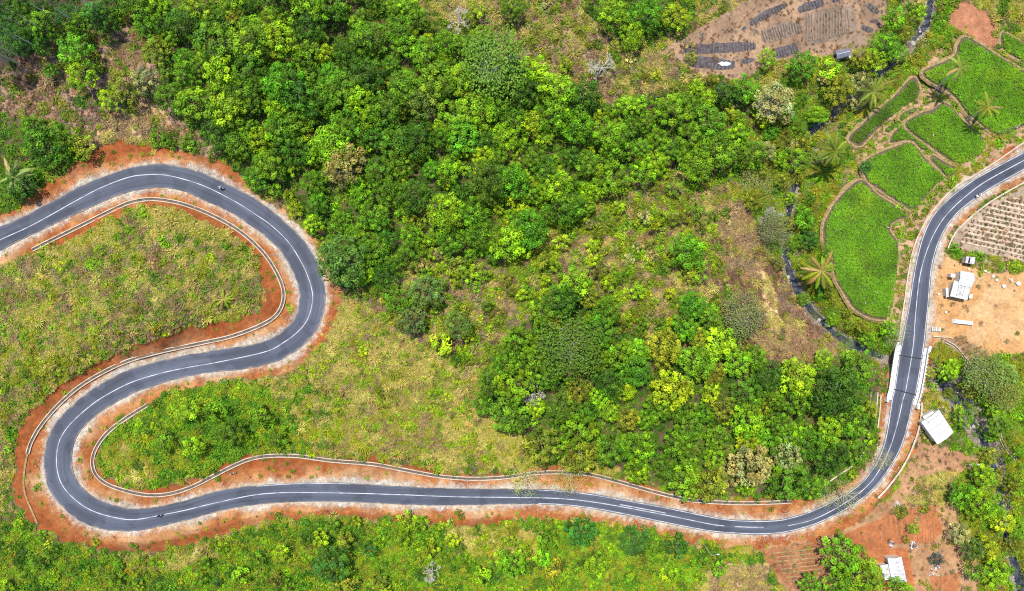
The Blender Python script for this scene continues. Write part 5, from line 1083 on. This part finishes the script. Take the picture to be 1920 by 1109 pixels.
def lean_to(pix, z0, z1, mat, label, name='lean_to_shed', cat='shed', posts=True):
    """single-pitch roof from edge 0-1 (high) to edge 2-3 (low) on posts"""
    gz = g1(*fl(*np.mean(np.array(pix), 0))); hi = roof_pts(pix[:2], gz+z1); lo = roof_pts(pix[2:], gz+z0); q = hi+lo; c = sum(q, Vector())/4
    o = thing(name, label, cat, Vector((c.x, c.y, gz)), 0, 'small roofs around the houses'); v = [x-o.location for x in q]; th = Vector((0, 0, -.07))
    n = 3
    for i in range(n):
        t0, t1 = i/n+.01, (i+1)/n-.01; w = [v[0].lerp(v[1], t0), v[0].lerp(v[1], t1), v[3].lerp(v[2], t1), v[3].lerp(v[2], t0)]
        m = MB(); m.v = [tuple(x) for x in w]+[tuple(x+th) for x in w]; m.f = [(0,1,2,3),(7,6,5,4),(0,4,5,1),(1,5,6,2),(2,6,7,3),(3,7,4,0)]; m.obj('roof_sheet', M[mat], o)
    m = MB(); s = .86; pl = [(x.x*s, x.y*s) for x in v]; 
    if sum(pl[i][0]*pl[(i+1) % 4][1]-pl[(i+1) % 4][0]*pl[i][1] for i in range(4)) < 0: pl = pl[::-1]
    m.prism(pl, -.5, z0-.15); m.obj('wall', M['wall'], o); return o
building('warehouse', 'white-roofed warehouse right of the road below the bridge', [(1760,768),(1788,811),(1758,834),(1727,792)], 3.6, .55, 'roofwhite', 7, doors=((3, .5, 2.2, 2.4), (2, .5, 1.0, 1.0)), cat='warehouse')
lean_to([(1734,788),(1753,776),(1749,771),(1730,782)], 2.4, 2.8, 'roofwhite', 'small white lean-to against the top corner of the warehouse')
building('house', 'white-roofed house in the bare yard right of the road', [(1801,508),(1826,513),(1821,540),(1796,534)], 2.9, .5, 'roofwhite', 6, doors=((1, .4, 1.0, 2.0),))
lean_to([(1789,526),(1821,537),(1814,563),(1781,556)], 2.2, 2.85, 'roofwhite', 'broad white lower roof joined to the front of the yard house')
lean_to([(1825,513),(1829,521),(1826,534),(1821,534)], 2.3, 2.6, 'roofwhite', 'narrow white side roof on the right of the yard house')
lean_to([(1783,513),(1792,514),(1791,521),(1782,520)], 1.9, 2.1, 'roofwhite', 'tiny square white shelter left of the yard house')
lean_to([(1773,540),(1778,540),(1779,557),(1774,557)], 1.6, 1.9, 'roofwhite', 'narrow white shelter along the left of the yard house')
lean_to([(1818,552),(1824,552),(1823,560),(1817,560)], 1.6, 1.8, 'roofwhite', 'small white shelter at the lower right of the yard house')
s_ = lean_to([(1812,481),(1829,483),(1827,496),(1810,493)], 2.1, 2.5, 'roofgrey', 'small pale shed with a dark roof slot below the dotted field')
m = MB(); m.box((-.35, .05, 2.42), (.35, 1.5, .12), -.15); m.obj('roof_slot', M['dark'], s_)
building('field_shed', 'small slate-blue shed beside the plastic covered beds', [(1566,96),(1591,91),(1595,104),(1570,111)], 2.3, .4, 'roofblue', 4, 'wood', cat='shed', doors=((3, .5, .9, 1.7),))
m_ = lean_to([(1588,101),(1595,100),(1596,108),(1589,109)], 1.5, 1.8, 'roofwhite', 'tiny white lean-to at the end of the slate-blue shed')
building('house', 'grey and white striped house on the red earth at the bottom edge', [(1664,1047),(1672,1090),(1701,1093),(1690,1044)], 3.0, .6, (lambda i: ['roofwhite', 'roofgrey', 'roofwhite', 'roofgrey', 'roofgrey', 'roofwhite'][i % 6]), 6, doors=((0, .35, .9, 2.0), (0, .7, .9, .9)))
lean_to([(1665,1058),(1671,1086),(1660,1089),(1650,1061)], 2.2, 2.6, 'roofwhite', 'white side roof on the left of the bottom house')
# yard objects
def slab(pix, z, mat, label, name, cat, lift=.0):
    gz = g1(*fl(*np.mean(np.array(pix), 0)))+lift; q = roof_pts(pix, gz+z); c = sum(q, Vector())/len(q); o = thing(name, label, cat, Vector((c.x, c.y, gz)), 0)
    pl = [(v.x-c.x, v.y-c.y) for v in q]
    if sum(pl[i][0]*pl[(i+1) % len(pl)][1]-pl[(i+1) % len(pl)][0]*pl[i][1] for i in range(len(pl))) < 0: pl = pl[::-1]
    return o, pl
o, pl = slab([(1790,599),(1828,603),(1827,611),(1789,607)], .9, 'wood', 'long pale stack of building sheets lying in the bare yard', 'sheet_stack', 'stack')
for i in range(6):
    m = MB(); s = 1-.03*i; m.prism([(x*s+R.uniform(-.06, .06), y*s+R.uniform(-.04, .04)) for x, y in pl], .14*i-.05, .14*i+.07); m.obj('sheet', M['roofgrey' if i % 3 else 'boxw'], o)
for nm, pix, lab in (('a', [(1758,690),(1776,683),(1785,692),(1766,702)], 'upper grey concrete slab on the bank beside the bridge'), ('b', [(1785,712),(1800,700),(1811,706),(1794,721)], 'lower grey concrete slab on the bank beside the bridge')):
    o, pl = slab(pix, .7, 'concrete', lab, 'concrete_slab', 'slab'); m = MB(); m.prism(pl, -.5, .45); m.obj('block', M['rock'], o); m = MB(); m.prism([(x*.92, y*.92) for x, y in pl], .452, .62); m.obj('cap', M['soilridge'], o)
o, pl = slab([(1748,614),(1764,612),(1766,621),(1749,624)], .8, 'wood', 'low grey timber platform between the road and the yard', 'timber_platform', 'platform')
for i in range(5):
    m = MB(); lo_ = min(x for x, y in pl); wd = (max(x for x, y in pl)-lo_)/5; m.box((lo_+wd*(i+.5), 0, .45), (wd*.86, 1.2, .1)); m.obj('plank', M['wood' if i % 2 else 'roofgrey'], o)
for sx_ in (-.9, .9):
    m = MB(); m.box((sx_, 0, .15), (.2, 1.0, .52)); m.obj('bearer', M['wood'], o)
a, b = G(1748,631,.35), G(1786,634,.35); m = MB(); m.tube([(0, 0, 0), tuple((b-a)*.5+Vector((0, 0, .05))), tuple(b-a)], [.22, .19, .14], 7); o = m.obj('log', M['wood'], None, a); tag(o, 'long pale log lying at the top of the bank by the yard', 'log')
a, b = G(1812,871,.3), G(1840,872,.3); m = MB(); m.tube([(0, 0, 0), tuple(b-a)], [.3, .26], 7); o = m.obj('log', M['palebark'], None, a); tag(o, 'short pale log beside the stream under the warehouse', 'log')
for i, (px, py, w_, d_2, mt) in enumerate([(1845,508,8,4,'boxw'),(1853,512,5,4,'roofgrey'),(1862,519,7,6,'roofgrey'),(1868,526,8,5,'roofwhite'),(1880,537,9,7,'roofwhite'),(1895,526,6,9,'wood'),(1908,531,10,10,'roofgrey'),(1759,552,4,3,'boxw'),(1764,578,3,3,'wood'),(1772,586,4,3,'boxw'),(1790,498,3,3,'dark'),(1766,600,5,3,'wood'),(1815,505,5,3,'boxw'),(1822,509,3,3,'wood')]):
    c = G(px, py); o = thing('debris_heap', uniq('scrap heap of boards', px, py), 'debris', c, R.uniform(-.4, .4), 'scraps around the bare yard')
    for k in range(3):
        m = MB(); m.box((R.uniform(-.25, .25)*w_*S, R.uniform(-.25, .25)*d_2*S, .12+.12*k), (w_*S*R.uniform(.5, .9), d_2*S*R.uniform(.5, .9), .1), R.uniform(-.6, .6)); m.obj('board', M[mt if k != 1 else 'wood'], o)
for px, py, r, lab in ((1752,1068,2.4,'grey-blue rubbish heap with a pale rim right of the bottom house'),(1712,1022,1.2,'small dark rubbish pile on the edge of the red field'),(1672,1020,.8,'smallest dark rubbish pile above the bottom house'),(1682,945,.9,'white boulder pile at the corner of the dirt track')):
    c = G(px, py); o = thing('rubbish_heap', lab, 'heap', c, 0)
    for k in range(22):
        a_ = R.uniform(0, 6.28); q_ = r*R.random()**.6; m = MB(); m.box((q_*math.cos(a_), q_*math.sin(a_), .10+.25*(1-q_/r)), (R.uniform(.2, .6), R.uniform(.2, .5), .25), R.uniform(0, 3), .7)
        m.obj('lump', M['rock' if 'white' in lab else R.choice(['roofgrey', 'roofblue', 'mulchgrey', 'boxw'])], o)

# ------------------------------------------------------------------ motorcycles and riders
def skin_body(name, joints, edges, mat, parent=None, loc=None, rz=0):
    """one continuous figure: joints {name: (x,y,z,r)}"""
    ks = list(joints); me = bpy.data.meshes.new(name); me.from_pydata([joints[k][:3] for k in ks], [(ks.index(a), ks.index(b)) for a, b in edges], []); me.update()
    o = obj(name, me, parent, loc); md = o.modifiers.new('skin', 'SKIN')
    if not me.skin_vertices: 
        bm_ = __import__('bmesh').new(); bm_.from_mesh(me); bm_.verts.layers.skin.verify(); bm_.to_mesh(me); bm_.free()
    for i, k in enumerate(ks): r = joints[k][3]; me.skin_vertices[0].data[i].radius = (r, r); me.skin_vertices[0].data[i].use_root = (i == 0)
    o.modifiers.new('sub', 'SUBSURF').levels = 1; o.modifiers['sub'].render_levels = 1; me.materials.append(mat); return o
def wheel(parent, x):
    m = MB(); n = 14; pts = [(x+.29*math.cos(6.2832*i/n), 0, .30+.29*math.sin(6.2832*i/n)) for i in range(n+1)]; m.tube(pts, .055, 6, False); w = m.obj('wheel', M['tyre'], parent)
    m = MB(); m.tube([(x, -.05, .30), (x, .05, .30)], .10, 8); 
    for k in range(5): m.tube([(x, 0, .30), (x+.27*math.cos(k*1.2566), 0, .30+.27*math.sin(k*1.2566))], .014, 4, False)
    m.obj('hub', M['chrome'], w)
def motorcycle(px, py, toward, label, paint, cargo=None):
    c = G(px, py); i = idx_at(px, py); off = np.array(fl(px, py)); de0, _, _ = road_edge_dist(np.array([off[0]]), np.array([off[1]]))
    if de0[0] < 0: c = Vector(W(off[0], off[1], zr[i]+.01))
    t = G(*toward); rz = math.atan2(t.y-c.y, t.x-c.x); o = thing('motorcycle', label, 'motorcycle', c, rz, 'motorcycles on the road')
    wheel(o, .64); wheel(o, -.62)
    m = MB(); m.tube([(.50, 0, .78), (.30, 0, .62), (0, 0, .58), (-.35, 0, .68), (-.78, 0, .80)], [.10, .13, .15, .13, .05], 8); m.obj('body', M[paint], o, smooth=True)
    m = MB(); m.box((-.22, 0, .80), (.72, .24, .10), 0, .85); m.obj('seat', M['bikedark'], o)
    m = MB(); m.tube([(.38, 0, .90), (.50, 0, .72), (.64, 0, .30)], .04, 6); m.obj('fork', M['chrome'], o)
    m = MB(); m.tube([(.28, -.34, 1.02), (.38, 0, .98), (.28, .34, 1.02)], .022, 5); m.obj('handlebar', M['bikedark'], o)
    m = MB(); m.box((.52, 0, .88), (.14, .20, .18), 0, .8); m.obj('headlight', M['helmet1'], o)
    m = MB(); m.tube([(0, -.14, .30), (-.4, -.17, .32), (-.72, -.17, .42)], .045, 6); m.obj('exhaust', M['chrome'], o)
    m = MB(); m.box((.70, 0, .60), (.30, .10, .03)); m.obj('mudguard', M[paint], o)
    if cargo:
        m = MB(); m.box((-.85, 0, .98), (.42, .62, .36), 0, .95); m.obj('cargo_box', M[cargo], o)
    return o, c, rz
def rider(c, rz, label, shirt, helmet):
    o = thing('person', label, 'person', c, rz, 'motorcycle riders')
    J = {'pelvis': (-.22, 0, .92, .15), 'waist': (-.19, 0, 1.08, .13), 'chest': (-.12, 0, 1.30, .155), 'neck': (-.08, 0, 1.45, .06), 'head': (-.04, 0, 1.58, .10), 'crown': (-.04, 0, 1.68, .08)}
    E = [('pelvis', 'waist'), ('waist', 'chest'), ('chest', 'neck'), ('neck', 'head'), ('head', 'crown')]
    for s, n_ in ((1, 'l'), (-1, 'r')):
        J.update({n_+'sh': (-.10, s*.19, 1.36, .065), n_+'el': (.06, s*.32, 1.14, .048), n_+'wr': (.27, s*.31, 1.04, .035), n_+'hd': (.31, s*.30, 1.03, .04), n_+'hip': (-.18, s*.11, .90, .095), n_+'kn': (.16, s*.20, .72, .065), n_+'an': (.02, s*.19, .36, .045), n_+'to': (.14, s*.20, .29, .04)})
        E += [('chest', n_+'sh'), (n_+'sh', n_+'el'), (n_+'el', n_+'wr'), (n_+'wr', n_+'hd'), ('pelvis', n_+'hip'), (n_+'hip', n_+'kn'), (n_+'kn', n_+'an'), (n_+'an', n_+'to')]
    skin_body('body', J, E, M['skin'], o)
    T_ = {k: (J[k][0], J[k][1], J[k][2], J[k][3]*1.13) for k in J if k in ('waist', 'chest', 'lsh', 'lel', 'lwr', 'rsh', 'rel', 'rwr')}; T_ = {'chest': T_['chest'], **{k: v for k, v in T_.items() if k != 'chest'}, 'hem': (-.21, 0, .95, .17)}
    skin_body('shirt', T_, [e for e in E if e[0] in T_ and e[1] in T_]+[('waist', 'hem')], M[shirt], o)
    L_ = {k: (J[k][0], J[k][1], J[k][2], J[k][3]*1.15) for k in ('pelvis', 'lhip', 'lkn', 'lan', 'rhip', 'rkn', 'ran')}; skin_body('trousers', L_, [e for e in E if e[0] in L_ and e[1] in L_], M['trousers'], o)
    m = MB(); 
    for i in range(5):
        a0, a1 = math.pi/2*i/5, math.pi/2*(i+1)/5
        for k in range(10):
            b0, b1 = 6.2832*k/10, 6.2832*(k+1)/10; f = lambda a, b: (-.04+.155*math.cos(a)*math.cos(b), .14*math.cos(a)*math.sin(b), 1.60+.15*math.sin(a)); m.quad(f(a0, b0), f(a0, b1), f(a1, b1), f(a1, b0))
    m.obj('helmet', M[helmet], o, smooth=True)
_, c, rz = motorcycle(416, 353, (390,345), 'white motorcycle on the outer lane of the upper bend', 'bikewhite'); rider(c, rz, 'rider in a pale shirt on the upper bend motorcycle', 'shirt1', 'helmet1')
_, c, rz = motorcycle(301, 966, (340,956), 'dark motorcycle on the centre line of the lower left bend', 'bikedark'); rider(c, rz, 'rider in dark clothes on the lower left bend motorcycle', 'shirt2', 'helmet2')
_, c, rz = motorcycle(1833, 366, (1860,350), 'motorcycle with a pale cargo box on the road by the dotted field', 'bikered', 'boxw'); rider(c, rz, 'rider in a pinkish shirt on the motorcycle with the cargo box', 'shirt3', 'helmet3')
motorcycle(438, 887, (455,880), 'motorcycle parked on the orange verge beside the drain', 'bikewhite')

# ------------------------------------------------------------------ poles
def pole(base, hgt, label, lamp=False, r=.11, arms=True, mat='concrete'):
    b = G(*base); o = thing('utility_pole', label, 'pole', b, R.uniform(0, 1), 'poles along the road'); m = MB(); m.tube([(0, 0, -.4), (0, 0, hgt)], [r*1.2, r*.8], 7); m.obj('shaft', M[mat], o)
    if arms:
        m = MB(); m.box((0, 0, hgt-.35), (1.5, .10, .12)); ca = m.obj('crossarm', M['wood'], o)
        for x in (-.6, 0, .6):
            m = MB(); m.tube([(x, 0, hgt-.29), (x, 0, hgt-.10)], .05, 6); m.obj('insulator', M['boxw'], ca)
    if lamp:
        m = MB(); m.tube([(0, 0, hgt-.1), (.9, 0, hgt+.25), (1.5, 0, hgt+.28)], .05, 5); am = m.obj('lamp_arm', M['chrome'], o); m = MB(); m.box((1.7, 0, hgt+.26), (.6, .24, .12)); m.obj('lamp_head', M['boxw'], am)
    return b, hgt
pole((1868,250), 9.0, 'tall pale utility pole beside the upper paddy at the right edge')
pole((844,972), 5.5, 'short white pole on the lower verge of the straight road', arms=False, mat='white')
pole((428,713), 5.0, 'white pole on the verge of the middle road', arms=False, mat='white')
pole((1318,1020), 8.5, 'street-lamp pole in the bushes below the straight road', lamp=True, arms=False)
pole((580,765), 5.0, 'thin grey pole in the dry grass below the hairpin', arms=False, r=.08)
pole((1770,203), 5.0, 'thin pole at the junction of the paddies', arms=False, r=.07)
for px, py in [(1566,432),(1620,568),(1640,548),(1747,255),(1662,428)]:
    b = G(px, py, .4); o = thing('scarecrow_stick', uniq('white rag on a stick in the rice', px, py), 'stick', b, R.uniform(0, 3), 'white rags in the paddies'); m = MB(); m.tube([(0, 0, -.6), (0, 0, .9)], .03, 5); m.obj('stick', M['wood'], o); m = MB(); m.box((0, 0, .8), (.62, .12, .3)); m.obj('rag', M['white'], o)
print('counts', cnt, 'objects', len(bpy.data.objects))
